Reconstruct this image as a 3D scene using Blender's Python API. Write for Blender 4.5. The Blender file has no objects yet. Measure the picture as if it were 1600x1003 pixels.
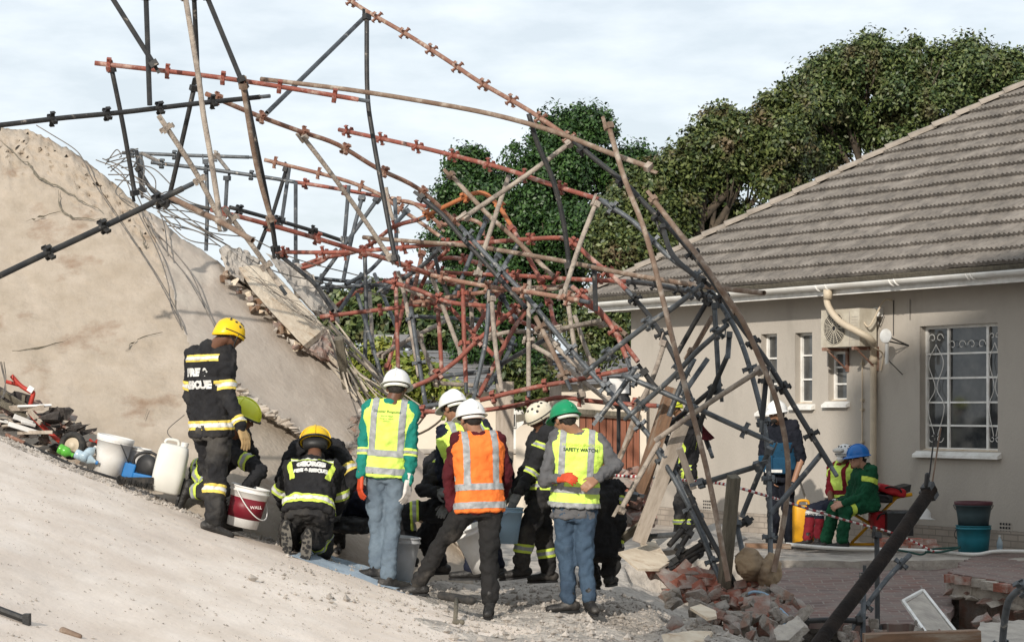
import bpy, bmesh, math, random
import numpy as np
from mathutils import Vector, Matrix, Euler, noise
from mathutils.bvhtree import BVHTree
S = bpy.context.scene
C = S.collection
R = random.Random(7)
# ---------------------------------------------------------------- camera
F = 3111.0; HOR = 638.0; H = 1.67
cd = bpy.data.cameras.new('camera'); cam = bpy.data.objects.new('camera', cd); C.objects.link(cam)
cam.location = (0, 0, H); cam.rotation_euler = (math.radians(90), 0, 0)
cd.lens = 70; cd.sensor_width = 36; cd.shift_y = (HOR - 501.5) / 1600; cd.clip_end = 2000; cd.clip_start = .1
S.camera = cam
# ---------------------------------------------------------------- sky and sun
EL = math.radians(25)
SUN = Vector((-.30 * math.cos(EL), -.954 * math.cos(EL), math.sin(EL))).normalized()
W = bpy.data.worlds.new('World'); S.world = W; W.use_nodes = True
nt = W.node_tree; bgn = nt.nodes['Background']; bgn.inputs[1].default_value = .1
sky = nt.nodes.new('ShaderNodeTexSky'); sky.sky_type = 'NISHITA'; sky.sun_disc = False
sky.sun_elevation = EL; sky.sun_rotation = math.atan2(SUN.x, SUN.y)
sky.air_density = 1.0; sky.dust_density = 2.5
tc = nt.nodes.new('ShaderNodeTexCoord'); mp = nt.nodes.new('ShaderNodeMapping')
mp.inputs['Scale'].default_value = (9, 9, 30); nt.links.new(tc.outputs['Generated'], mp.inputs[0])
n1 = nt.nodes.new('ShaderNodeTexNoise'); n1.inputs['Scale'].default_value = 1.6; n1.inputs['Detail'].default_value = 8; n1.inputs['Roughness'].default_value = .55
nt.links.new(mp.outputs[0], n1.inputs[0])
cr = nt.nodes.new('ShaderNodeValToRGB'); cr.color_ramp.elements[0].position = .38; cr.color_ramp.elements[1].position = .72
cr.color_ramp.elements[0].color = (.68, .68, .68, 1)
nt.links.new(n1.outputs[0], cr.inputs[0])
mx = nt.nodes.new('ShaderNodeMix'); mx.data_type = 'RGBA'
nt.links.new(cr.outputs[0], mx.inputs[0]); nt.links.new(sky.outputs[0], mx.inputs[6]); mx.inputs[7].default_value = (9.7, 10.5, 11.1, 1)
nt.links.new(mx.outputs[2], bgn.inputs[0])
sd = bpy.data.lights.new('sun', 'SUN'); sd.energy = 4.2; sd.angle = math.radians(.8); sd.color = (1, .93, .83)
so = bpy.data.objects.new('sun', sd); C.objects.link(so); so.rotation_euler = SUN.to_track_quat('Z', 'Y').to_euler(); so.location = (-10, -10, 20)
S.view_settings.view_transform = 'Standard'; S.view_settings.look = 'None'; S.view_settings.gamma = 1; S.view_settings.exposure = 0
S.render.engine = 'CYCLES'
# ---------------------------------------------------------------- helpers
def P(px, py, Y): return Vector(((px - 800) / F * Y, Y, H + (HOR - py) / F * Y))
def tagit(o, label=None, cat=None, group=None, kind=None):
    if label: o['label'] = label
    if cat: o['category'] = cat
    if group: o['group'] = group
    if kind: o['kind'] = kind
    return o
def thing(name, label, cat, loc=(0, 0, 0), group=None):
    o = bpy.data.objects.new(name, None); C.objects.link(o); o.location = loc; o.empty_display_size = .1
    return tagit(o, label, cat, group)
def adopt(o, parent):
    if parent is not None:
        o.parent = parent
        root = parent; M = Matrix.Identity(4); ch = []
        while root is not None: ch.append(root); root = root.parent
        for q in reversed(ch):
            M = M @ q.matrix_parent_inverse @ q.matrix_basis if q.parent else M @ Matrix.LocRotScale(q.location, q.rotation_euler, q.scale)
        o.matrix_parent_inverse = M.inverted()
    return o
def mk(name, V, Fc, mat, parent=None, smooth=False):
    me = bpy.data.meshes.new(name); me.from_pydata([tuple(v) for v in V], [], Fc); me.update()
    if smooth: me.polygons.foreach_set('use_smooth', [True] * len(me.polygons))
    if mat: me.materials.append(mat)
    o = bpy.data.objects.new(name, me); C.objects.link(o); return adopt(o, parent)
def mkb(name, bm, mat, parent=None, smooth=False):
    bmesh.ops.recalc_face_normals(bm, faces=bm.faces)
    me = bpy.data.meshes.new(name); bm.to_mesh(me); bm.free()
    if smooth: me.polygons.foreach_set('use_smooth', [True] * len(me.polygons))
    if mat: me.materials.append(mat)
    o = bpy.data.objects.new(name, me); C.objects.link(o); return adopt(o, parent)
def fbm(p, o=4): return noise.fractal(p, 1.0, 2.0, o)
class G:
    """gathers simple closed solids as one mesh"""
    def __init__(s): s.V = []; s.F = []
    def add(s, V, Fc):
        n = len(s.V); s.V += [Vector(v) for v in V]; s.F += [tuple(i + n for i in f) for f in Fc]; return s
    def box(s, c, sx, sy, sz, M=None):
        c = Vector(c); V = []
        for x in (-1, 1):
            for y in (-1, 1):
                for z in (-1, 1):
                    v = Vector((x * sx / 2, y * sy / 2, z * sz / 2)); V.append(c + (M @ v if M else v))
        return s.add(V, [(0, 1, 3, 2), (4, 6, 7, 5), (0, 4, 5, 1), (2, 3, 7, 6), (0, 2, 6, 4), (1, 5, 7, 3)])
    def prism(s, pts, d):
        d = Vector(d); n = len(pts); V = [Vector(p) for p in pts] + [Vector(p) + d for p in pts]
        return s.add(V, [tuple(range(n))[::-1], tuple(range(n, 2 * n))] + [(i, (i + 1) % n, (i + 1) % n + n, i + n) for i in range(n)])
    def tube(s, pts, r, n=8, hollow=False, r2=None):
        pts = [Vector(p) for p in pts]; m = len(pts); V = []; Fc = []; prev = None
        for i, p in enumerate(pts):
            t = (pts[min(i + 1, m - 1)] - pts[max(i - 1, 0)]).normalized()
            if prev is None:
                a = t.orthogonal().normalized()
            else:
                a = (prev - t * prev.dot(t)).normalized()
            prev = a; b = t.cross(a)
            rr = r if r2 is None else r + (r2 - r) * i / (m - 1)
            V += [p + (a * math.cos(6.28319 * k / n) + b * math.sin(6.28319 * k / n)) * rr for k in range(n)]
        for i in range(m - 1):
            for k in range(n):
                Fc.append((i * n + k, i * n + (k + 1) % n, (i + 1) * n + (k + 1) % n, (i + 1) * n + k))
        if hollow:
            V2 = [];
            for e, sgn in ((0, 1), (m - 1, -1)):
                base = e * n; ce = pts[e]; t = (pts[1] - pts[0]) if e == 0 else (pts[-1] - pts[-2]); t.normalize(); t = t * sgn
                k0 = len(V); V += [ce + (V[base + k] - ce) * .82 for k in range(n)]; V += [ce + (V[base + k] - ce) * .82 + t * .06 for k in range(n)]
                for k in range(n):
                    q = (k + 1) % n
                    Fc += [(base + k, k0 + k, k0 + q, base + q), (k0 + k, k0 + n + k, k0 + n + q, k0 + q)]
                Fc.append(tuple(range(k0 + n, k0 + 2 * n)))
        else:
            Fc += [tuple(range(n))[::-1], tuple(range((m - 1) * n, m * n))]
        return s.add(V, Fc)
    def cap(s, a, b, ra, rb, n=14, flat=1.0, side=None):
        """tapered capsule; flat squashes along 'side' cross direction"""
        a = Vector(a); b = Vector(b); t = b - a; L = t.length; t = t.normalized() if L > 1e-6 else Vector((0, 0, 1))
        u = (side - t * side.dot(t)).normalized() if side is not None else t.orthogonal().normalized(); v = t.cross(u)
        rings = []
        for k in range(1, 5): q = k * math.pi / 8; rings.append((a - t * ra * math.cos(q), ra * math.sin(q)))
        for k in range(4, 0, -1): q = k * math.pi / 8; rings.append((b + t * rb * math.cos(q), rb * math.sin(q)))
        V = [a - t * ra]; Fc = []
        for c, r in rings: V += [c + u * r * math.cos(6.28319 * k / n) + v * r * flat * math.sin(6.28319 * k / n) for k in range(n)]
        V.append(b + t * rb); e = len(V) - 1
        for k in range(n):
            q = (k + 1) % n; Fc.append((0, 1 + q, 1 + k)); Fc.append((e, e - n + k, e - n + q))
            for i in range(7): Fc.append((1 + i * n + k, 1 + i * n + q, 1 + (i + 1) * n + q, 1 + (i + 1) * n + k))
        return s.add(V, Fc)
    def loft(s, secs, n=24, pw=2.3):
        """secs: (centre, xaxis, yaxis, rx, ry)"""
        V = []; Fc = []
        for c, xa, ya, rx, ry in secs:
            for k in range(n):
                q = 6.28319 * k / n; cx, sy = math.cos(q), math.sin(q)
                V.append(c + xa * rx * math.copysign(abs(cx) ** (2 / pw), cx) + ya * ry * math.copysign(abs(sy) ** (2 / pw), sy))
        m = len(secs)
        for i in range(m - 1):
            for k in range(n):
                q = (k + 1) % n; Fc.append((i * n + k, i * n + q, (i + 1) * n + q, (i + 1) * n + k))
        Fc += [tuple(range(n))[::-1], tuple(range((m - 1) * n, m * n))]
        return s.add(V, Fc)
    def ell(s, c, rx, ry, rz, M=None, nu=16, nv=10):
        V = [Vector((0, 0, rz))]
        for i in range(1, nv):
            a = math.pi * i / nv
            V += [Vector((rx * math.sin(a) * math.cos(6.28319 * k / nu), ry * math.sin(a) * math.sin(6.28319 * k / nu), rz * math.cos(a))) for k in range(nu)]
        V.append(Vector((0, 0, -rz))); e = len(V) - 1; Fc = []
        for k in range(nu):
            q = (k + 1) % nu; Fc.append((0, 1 + k, 1 + q)); Fc.append((e, e - nu + q, e - nu + k))
            for i in range(nv - 2): Fc.append((1 + i * nu + k, 1 + (i + 1) * nu + k, 1 + (i + 1) * nu + q, 1 + i * nu + q))
        c = Vector(c); return s.add([c + (M @ v if M else v) for v in V], Fc)
    def lathe(s, prof, M, n=24):
        """prof list of (r,z) ; open or closed at r=0"""
        V = []; Fc = []
        for r, z in prof: V += [M @ Vector((max(r, 1e-4) * math.cos(6.28319 * k / n), max(r, 1e-4) * math.sin(6.28319 * k / n), z)) for k in range(n)]
        for i in range(len(prof) - 1):
            for k in range(n):
                q = (k + 1) % n; Fc.append((i * n + k, i * n + q, (i + 1) * n + q, (i + 1) * n + k))
        return s.add(V, Fc)
    def make(s, name, mat, parent=None, smooth=False): return mk(name, s.V, s.F, mat, parent, smooth)
_clouds = {}
def ctex(sc):
    if sc < 0 and sc not in _clouds:
        t = bpy.data.textures.new('creases', 'CLOUDS'); t.noise_scale = -sc; t.noise_depth = 1; t.noise_type = 'HARD_NOISE'; _clouds[sc] = t
    if sc not in _clouds:
        t = bpy.data.textures.new('folds', 'CLOUDS'); t.noise_scale = sc; t.noise_depth = 2; _clouds[sc] = t
    return _clouds[sc]
def union(g, name, mat, parent, vox=.014, sm=4, folds=((.10, .02),), smooth=True):
    """one continuous skin round overlapping solids"""
    me = bpy.data.meshes.new(name); me.from_pydata([tuple(v) for v in g.V], [], g.F); me.update()
    t = bpy.data.objects.new('tmp', me); C.objects.link(t)
    m = t.modifiers.new('r', 'REMESH'); m.mode = 'VOXEL'; m.voxel_size = vox
    if sm: m = t.modifiers.new('s', 'SMOOTH'); m.iterations = sm; m.factor = .5
    for sc, st in folds:
        m = t.modifiers.new('d', 'DISPLACE'); m.texture = ctex(sc); m.strength = st; m.mid_level = .5 if sc > 0 else .3; m.texture_coords = 'LOCAL'
    dg = bpy.context.evaluated_depsgraph_get(); dg.update()
    me2 = bpy.data.meshes.new_from_object(t.evaluated_get(dg)); bpy.data.objects.remove(t); bpy.data.meshes.remove(me)
    me2.name = name; me2.materials.clear(); me2.materials.append(mat)
    me2.polygons.foreach_set('use_smooth', [smooth] * len(me2.polygons))
    o = bpy.data.objects.new(name, me2); C.objects.link(o); return adopt(o, parent)
def smoothline(pts, k=6):
    pts = [Vector(p) for p in pts]
    if len(pts) < 3: return pts
    Q = [pts[0] * 2 - pts[1]] + pts + [pts[-1] * 2 - pts[-2]]; out = []
    for i in range(1, len(Q) - 2):
        for j in range(k):
            t = j / k; a, b, c, d = Q[i - 1], Q[i], Q[i + 1], Q[i + 2]
            out.append(.5 * ((2 * b) + (c - a) * t + (2 * a - 5 * b + 4 * c - d) * t * t + (3 * b - a - 3 * c + d) * t ** 3))
    return out + [pts[-1]]
# ---------------------------------------------------------------- materials
def mat(name, col, col2=None, sc=6, rough=.8, bump=0, bsc=40, bd=.02, metal=0, detail=6, lo=.4, hi=.65, col3=None, sc3=1.2, lo3=.5, hi3=.7, spec=.35, coords='Object', stretch=None):
    m = bpy.data.materials.new(name); m.use_nodes = True; n = m.node_tree; b = n.nodes['Principled BSDF']
    b.inputs['Roughness'].default_value = rough; b.inputs['Metallic'].default_value = metal; b.inputs['Specular IOR Level'].default_value = spec
    b.inputs['Base Color'].default_value = (*col, 1)
    t = n.nodes.new('ShaderNodeTexCoord'); src = t.outputs[coords]
    if stretch:
        mpp = n.nodes.new('ShaderNodeMapping'); mpp.inputs['Scale'].default_value = stretch; n.links.new(src, mpp.inputs[0]); src = mpp.outputs[0]
    def blend(a, b2, scale, l, h, dt):
        nz = n.nodes.new('ShaderNodeTexNoise'); nz.inputs['Scale'].default_value = scale; nz.inputs['Detail'].default_value = dt; nz.inputs['Roughness'].default_value = .6
        n.links.new(src, nz.inputs[0]); rp = n.nodes.new('ShaderNodeMapRange'); rp.inputs[1].default_value = l; rp.inputs[2].default_value = h
        n.links.new(nz.outputs[0], rp.inputs[0]); mm = n.nodes.new('ShaderNodeMix'); mm.data_type = 'RGBA'; n.links.new(rp.outputs[0], mm.inputs[0])
        if isinstance(a, tuple): mm.inputs[6].default_value = (*a, 1)
        else: n.links.new(a, mm.inputs[6])
        mm.inputs[7].default_value = (*b2, 1); return mm.outputs[2]
    o = None
    if col2: o = blend(col, col2, sc, lo, hi, detail)
    if col3: o = blend(o if o else col, col3, sc3, lo3, hi3, 5)
    if o: n.links.new(o, b.inputs['Base Color'])
    if bump:
        nz = n.nodes.new('ShaderNodeTexNoise'); nz.inputs['Scale'].default_value = bsc; nz.inputs['Detail'].default_value = 6; n.links.new(src, nz.inputs[0])
        bp = n.nodes.new('ShaderNodeBump'); bp.inputs['Strength'].default_value = bump; bp.inputs['Distance'].default_value = bd
        n.links.new(nz.outputs[0], bp.inputs['Height']); n.links.new(bp.outputs[0], b.inputs['Normal'])
    return m
M = {}
M['slab'] = mat('slab concrete', (.375, .32, .262), (.30, .25, .195), 3.5, .95, .6, 22, .018, col3=(.20, .13, .085), sc3=1.9, lo3=.56, hi3=.74, lo=.35, hi=.7, detail=12)
M['slabgrey'] = mat('slab grey face', (.43, .375, .32), (.37, .315, .265), 3, .95, .4, 24, .014, col3=(.48, .43, .37), sc3=1.2, lo=.35, hi=.7, detail=12)
M['floor'] = mat('dusty concrete', (.74, .655, .58), (.63, .54, .46), 3.0, .95, .35, 26, .012, col3=(.52, .43, .36), sc3=.7, lo3=.48, hi3=.74, detail=14, lo=.36, hi=.68, stretch=(1, .55, 1))
M['rubble'] = mat('rubble dust', (.43, .39, .345), (.25, .225, .20), 5, 1, .9, 22, .04, col3=(.5, .45, .4), sc3=1.6)
M['conc'] = mat('broken concrete', (.42, .38, .33), (.30, .27, .24), 6, .95, .8, 24)
M['brick'] = mat('brick', (.30, .105, .07), (.22, .09, .065), 9, .9, .4, 50, col3=(.40, .34, .30), sc3=6, lo3=.46, hi3=.66)
M['brickg'] = mat('mortared brick', (.25, .135, .105), (.20, .15, .125), 9, .95, .5, 50, col3=(.30, .265, .24), sc3=5, lo3=.42, hi3=.62)
M['cream'] = mat('cream plaster', (.66, .57, .45), (.55, .45, .34), 8, .9, .3, 30, col3=(.40, .28, .18), sc3=6, lo3=.56, hi3=.7)
M['wall'] = mat('wall paint', (.42, .382, .335), (.37, .337, .295), 1.0, .85, .3, 60, col3=(.30, .275, .24), sc3=2.3, lo3=.56, hi3=.85, stretch=(1, 1, .45))
M['wallb'] = mat('cream wall paint', (.62, .55, .46), (.58, .51, .42), 1.2, .85, .1, 60)
M['plinth'] = None
M['white'] = mat('white paint', (.78, .77, .74), (.62, .60, .56), 7, .45, .1, 40)
M['gutter'] = mat('gutter paint', (.66, .65, .62), (.56, .54, .50), 3, .4)
M['pipe'] = mat('beige pipe', (.52, .44, .33), (.44, .37, .28), 5, .5)
M['glass'] = mat('window glass', (.03, .033, .036), (.10, .10, .095), 2.5, .08, spec=.7)
M['dark'] = mat('black plastic', (.02, .02, .021), None, rough=.5)
M['rubber'] = mat('rubber', (.018, .018, .018), (.05, .045, .04), 20, .85)
M['galv'] = mat('galvanised tube', (.115, .125, .135), (.055, .06, .065), 9, .5, .15, 60, .02, .35, col3=(.34, .32, .29), sc3=14, lo3=.60, hi3=.7)
M['galvd'] = mat('dark tube', (.028, .029, .031), (.05, .048, .045), 9, .55, .15, 60, .02, .3, col3=(.24, .21, .18), sc3=12, lo3=.63, hi3=.7)
M['red'] = mat('red oxide tube', (.26, .078, .055), (.18, .065, .048), 10, .65, .2, 60, .02, .1, col3=(.42, .30, .25), sc3=9, lo3=.52, hi3=.70)
M['rust'] = mat('rusted tube', (.21, .10, .07), (.27, .16, .115), 9, .75, .25, 60, .02, .1, col3=(.44, .36, .29), sc3=12, lo3=.52, hi3=.7)
M['brown'] = mat('brown tube', (.16, .105, .075), (.26, .20, .155), 9, .8, .25, 60, .02, .1, col3=(.38, .33, .28), sc3=9, lo3=.55, hi3=.7)
M['mort'] = mat('mortar crusted tube', (.36, .31, .26), (.20, .165, .14), 10, .9, .6, 60, .02, 0, col3=(.10, .09, .08), sc3=12, lo3=.56, hi3=.7)
M['orange'] = mat('orange tube', (.40, .14, .05), (.30, .11, .05), 9, .7, .2, 60)
M['wood'] = mat('timber', (.22, .13, .08), (.14, .085, .055), 6, .85, .4, 50, stretch=(6, 6, 1), col3=(.34, .28, .22), sc3=3)
M['woodp'] = mat('pale timber', (.42, .36, .30), (.30, .25, .20), 5, .85, .4, 50, stretch=(5, 5, 1))
M['wooddk'] = mat('weathered timber', (.17, .15, .115), (.10, .09, .07), 6, .9, .5, 50, stretch=(6, 6, 1))
M['wire'] = mat('wire', (.10, .095, .09), (.22, .19, .16), 10, .6, metal=.3)
M['rope'] = mat('pale strap', (.48, .42, .34), (.34, .29, .23), 10, .9)
M['pipedk'] = mat('blackened pipe', (.012, .009, .008), (.028, .020, .016), 7, .85, .3, 50, col3=(.07, .06, .05), sc3=5, lo3=.64, hi3=.8, spec=.15)
M['chunk'] = mat('dirty mortar', (.30, .27, .24), (.19, .17, .15), 7, .95, .9, 26, .03, col3=(.26, .16, .12), sc3=5, lo3=.56, hi3=.66)
M['sackp'] = mat('sack paper', (.30, .22, .14), (.22, .165, .115), 6, .9, .4, 30)
M['acu'] = mat('aged beige casing', (.50, .46, .38), (.38, .34, .27), 5, .6, .1, 40)
# ---------------------------------------------------------------- ground
def sstep(a, b, x):
    t = min(1, max(0, (x - a) / (b - a))); return t * t * (3 - 2 * t)
XS = [-14, -6, -4.37, -2.37, -1.03, -.18, .6, 1.2, 2.0, 3, 60]; ZS = [1.6, 2.02, 1.44, .68, .245, .01, 0, -.16, -.5, -.55, -.55]
def slabz(x): return float(np.interp(x, XS, ZS))
def slab_front(x, y): return slabz(x) + .018 * fbm(Vector((x * .8, y * .8, 3))) * 1.0
def gz(x, y):
    """terrain: rubble floor, pit and yard"""
    a = slabz(x)
    back = sstep(16.9, 17.5, y) * (1 - sstep(-1.4, -.6, x))
    z = a - .06 - .5 * back
    z += sstep(-1.5, -.4, x) * .055
    yard = sstep(21.35, 21.45, y)
    if x > 1.2: z = z + (0 - z) * yard
    else: z = z + (max(z, 0) - z) * sstep(20, 22, y); z = z * (1 - sstep(20, 23, y)) if y > 20 else z
    near = (1 - sstep(15.2, 16.2, y)) * sstep(.9, 1.6, x)
    z += near * .33
    rub = sstep(-1.3, -.3, x) * (1 - yard if x > 1.2 else 1 - sstep(20, 22, y))
    z += rub * (.05 * fbm(Vector((x * 1.1, y * 1.1, 0))) + .03 * fbm(Vector((x * 5, y * 5, 1)), 5))
    return z
def grid(name, xs, ys, f, m, **k):
    V = [(x, y, f(x, y)) for y in ys for x in xs]; n = len(xs)
    Fc = [(j * n + i, j * n + i + 1, (j + 1) * n + i + 1, (j + 1) * n + i) for j in range(len(ys) - 1) for i in range(n - 1)]
    return mk(name, V, Fc, m, None, True)
xs = [-300, -60, -20] + list(np.arange(-9, -1.6, .3)) + list(np.arange(-1.6, 3.2, .035)) + list(np.arange(3.2, 8, .25)) + [12, 20, 60, 300]
ys = [-60, -5, 2, 6] + list(np.arange(9, 13, .2)) + list(np.arange(13, 21.3, .045)) + [21.35, 21.4, 21.45, 21.6] + list(np.arange(22, 30, .5)) + [34, 40, 60, 120, 400, 900]
g = grid('ground', xs, ys, gz, M['rubble']); tagit(g, kind='structure')
# foreground fallen floor slab
fs = thing('fallen_floor_slab', 'large pale dusty concrete floor slab sloping down under the rescuers', 'concrete slab', (-3, 12, .9))
def edge_x(y): return .2 + .55 * (1 - sstep(14.6, 16.2, y)) + .25 * fbm(Vector((0, y * .7, 5)))
xs2 = np.linspace(0, 1, 150); ys2 = list(np.arange(3, 17.06, .08)); V = []
for y in ys2:
    x1 = edge_x(y) - (.5 * sstep(14.5, 17, y)) * 1.4
    for t in xs2:
        x = -8 + (x1 + 8) * t; thin = sstep(.93, 1.0, t)
        z = slab_front(x, y) - .07 * thin * thin + .006 * fbm(Vector((x * 6, y * 6, 2)))
        if y > 16.9 and x < -1.2: z += 0
        V.append((x, y, z))
n = 150; Fc = [(j * n + i, j * n + i + 1, (j + 1) * n + i + 1, (j + 1) * n + i) for j in range(len(ys2) - 1) for i in range(n - 1)]
nb = len(V); top = len(ys2) - 1
V += [(V[top * n + i][0], V[top * n + i][1] + .04 * R.random(), V[top * n + i][2] - .22) for i in range(n)]
Fc += [(top * n + i, top * n + i + 1, nb + i + 1, nb + i) for i in range(n - 1)]
mk('slab_surface', V, Fc, M['floor'], fs, True)
# ---------------------------------------------------------------- lumpy chunk builder
def chunk(name, pts, mt, parent=None, depth=.3, amp=.02, sub=3, hull=True):
    bm = bmesh.new()
    for p in pts: bm.verts.new(p)
    r = bmesh.ops.convex_hull(bm, input=bm.verts)
    bmesh.ops.delete(bm, geom=[v for v in bm.verts if not v.link_faces], context='VERTS')
    bmesh.ops.triangulate(bm, faces=bm.faces)
    bmesh.ops.subdivide_edges(bm, edges=bm.edges, cuts=sub, use_grid_fill=True)
    bmesh.ops.subdivide_edges(bm, edges=bm.edges, cuts=1, use_grid_fill=True)
    bm.normal_update()
    for v in bm.verts:
        v.co += v.normal * amp * (fbm(v.co * 4, 5) + .6 * fbm(v.co * 14, 3))
    return mkb(name, bm, mt, parent)
# ---------------------------------------------------------------- tilted slab
sx = [-300, 0, 50, 110, 150, 200, 235, 260, 309, 340, 420, 500, 545, 575, 605, 640, 690, 720, 742]
sy = [188, 199, 204, 235, 262, 308, 332, 352, 388, 408, 464, 545, 596, 640, 668, 690, 730, 800, 900]
lipx = [-400, 330, 365, 400, 450, 500, 545, 640, 800]; lipy = [560, 585, 600, 640, 668, 700, 742, 800, 900]
def slabY(px, py):
    yl = 17.35 + (720 - py) * .0078
    xc = 228 + (py - 335) * .33
    d = max(0, px - xc)
    y = yl + d * .0075
    if px > 325:
        ly = float(np.interp(px, lipx, lipy)) + 7 * fbm(Vector((px * .03, 0, 0)))
        y += .16 * sstep(0, 4, py - ly) - .09 * sstep(-26, -2, py - ly) * (1 - sstep(-1, 3, py - ly)) * (1 + .5 * fbm(Vector((px * .05, py * .08, 2)))) * sstep(325, 385, px)
    return y
tl = thing('collapsed_concrete_slab', 'huge beige concrete slab tilted up behind the rescuers at left', 'concrete slab', P(250, 720, 17.5))
cols = list(np.arange(-260, 741, 4.0)); NR = 190; V = []; fmat = []
for px in cols:
    pt = float(np.interp(px, sx, sy)) + 5 * fbm(Vector((px * .03, 7, 0))) + 3 * fbm(Vector((px * .15, 9, 0)))
    pb = 985
    for j in range(NR + 1):
        py = pt + (pb - pt) * j / NR
        q = Vector((px * .01, py * .01, 0))
        topr = sstep(120, 10, py - pt) * sstep(330, 200, px)
        dd = .035 * fbm(q * .8) + .010 * fbm(q * 3.5) + .007 * fbm(q * 18) + topr * (.15 * abs(fbm(q * 7)) + .11 * abs(fbm(q * 24)))
        if px < 330: dd += .05 * max(0, fbm(q * 1.7 + Vector((5, 5, 5))))
        # broken lump near crease
        edge = sstep(14, 0, py - pt) * .12
        V.append(P(px, py, slabY(px, py) + dd + edge))
n = NR + 1; nc = len(cols)
Fc = [(i * n + j, i * n + j + 1, (i + 1) * n + j + 1, (i + 1) * n + j) for i in range(nc - 1) for j in range(NR)]
nb = len(V); off = Vector((-.25, 1.1, -.35))
V += [V[i * n] + off for i in range(nc)]
Fc += [(i * n, (i + 1) * n, nb + i + 1, nb + i) for i in range(nc - 1)]
nb2 = len(V); V += [Vector((V[nb + i].x, V[nb + i].y - .3, -1.2)) for i in range(nc)]
Fc += [(nb + i, nb + i + 1, nb2 + i + 1, nb2 + i) for i in range(nc - 1)]
Fc += [tuple([(nc - 1) * n + j for j in range(0, n, 1)] + [nb2 + nc - 1, nb + nc - 1])]
o = mk('slab_face', V, Fc, M['slab'], tl, True)
o.data.materials.append(M['slabgrey'])
mi = []
for i in range(nc - 1):
    for j in range(NR):
        px = cols[i]; pt = float(np.interp(px, sx, sy)); py = pt + (985 - pt) * j / NR
        mi.append(1 if (px > 228 + (py - 335) * .33 + 6 * fbm(Vector((py * .05, 1, 1))) and py < float(np.interp(px, lipx, lipy)) + 3) else 0)
mi += [1] * (len(Fc) - len(mi)); o.data.polygons.foreach_set('material_index', mi)
def slabpt(px, py, off=.02): return P(px, py, slabY(px, py) - off)
for k in range(60):
    px = 332 + 215 * k / 59; py = float(np.interp(px, lipx, lipy)) - 1; q = slabpt(px, py - 6, .07); q.y -= .02; s_ = R.uniform(.012, .045)
    chunk('broken_edge', [q + Vector((R.uniform(-s_, s_) * 1.6, R.uniform(-s_, s_), R.uniform(-s_, s_) * .7)) for _ in range(9)], M['slabgrey'] if k % 3 else M['conc'], tl, amp=.012, sub=1)
# cracks: thin dark open fissures following the slab face
cracks = [[(0, 218), (35, 250), (45, 258), (62, 277), (100, 296), (130, 315), (160, 330)], [(92, 296), (92, 320), (105, 335), (125, 342), (170, 341)], [(40, 346), (60, 340), (98, 330)],
          [(218, 360), (228, 385), (230, 382)], [(20, 548), (60, 543), (110, 528)], [(195, 548), (215, 530), (255, 520)], [(225, 655), (228, 640)]]
for c in cracks:
    pts = [slabpt(x + R.uniform(-2, 2), y, .03) for x, y in c]
    pts = smoothline(pts, 4)
    for q in pts: q += Vector((R.uniform(-.012, .012), 0, R.uniform(-.012, .012)))
    g = G(); Vc = []
    for i, q in enumerate(pts):
        w = .009 * (1 - abs(2 * i / (len(pts) - 1) - 1) * .7) * R.uniform(.6, 1.3); Vc += [q + Vector((w, 0, w)), q - Vector((w, 0, w))]
    g.add(Vc, [(2 * i, 2 * i + 1, 2 * i + 3, 2 * i + 2) for i in range(len(pts) - 1)])
    g.make('crack', M['wooddk'], tl)
def slabchunk(name, pp, mt, d=.25, amp=.02, parent=None, rest=False):
    pts = [P(p[0], p[1], slabY(p[0], p[1]) - .25 + (p[2] - 17.9) * .6) if rest else P(*p) for p in pp]; pts += [p + Vector((d * .3, d, -d * .3)) for p in pts]
    return chunk(name, pts, mt, parent, amp=amp)
t = slabchunk('concrete_chunk', [(418, 398, 18.7), (470, 415, 18.8), (512, 470, 18.7), (516, 492, 18.6), (488, 484, 18.3), (440, 430, 18.3)], M['conc'], .3, .05, None, True)
tagit(t, 'rough rounded concrete lump leaning on the top edge of the tilted slab', 'concrete chunk')
pn = thing('broken_wall_panel', 'broken cream plastered wall panel lying on the tilted slab edge', 'wall panel', P(440, 480, 18))
slabchunk('plaster_face', [(372, 418, 17.95), (414, 412, 18.15), (508, 512, 17.9), (474, 540, 17.65), (428, 492, 17.7), (393, 452, 17.8)], M['cream'], .10, .006, pn, True)
slabchunk('torn_edge', [(474, 542, 17.9), (508, 516, 18.05), (524, 545, 18.05), (522, 566, 17.9), (498, 556, 17.8)], M['brickg'], .2, .06, pn, True)
slabchunk('torn_edge', [(345, 392, 18.15), (372, 385, 18.3), (392, 400, 18.3), (380, 440, 18.0), (352, 425, 18.0)], M['conc'], .2, .06, pn, True)
for i in range(34):
    a = R.random(); px = 350 + 122 * a + R.uniform(-8, 4); py = 425 + 112 * a + R.uniform(-4, 12); Y = slabY(px, py) - .12 - .1 * R.random()
    c = P(px, py, Y); s = R.uniform(.025, .06)
    chunk('brick_fragment', [c + Vector((R.uniform(-s, s), R.uniform(-s, s), R.uniform(-s, s))) * 1 for _ in range(9)], (M['wood'], M['brickg'], M['conc'], M['cream'])[i % 4], pn, amp=.01, sub=1)
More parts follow.
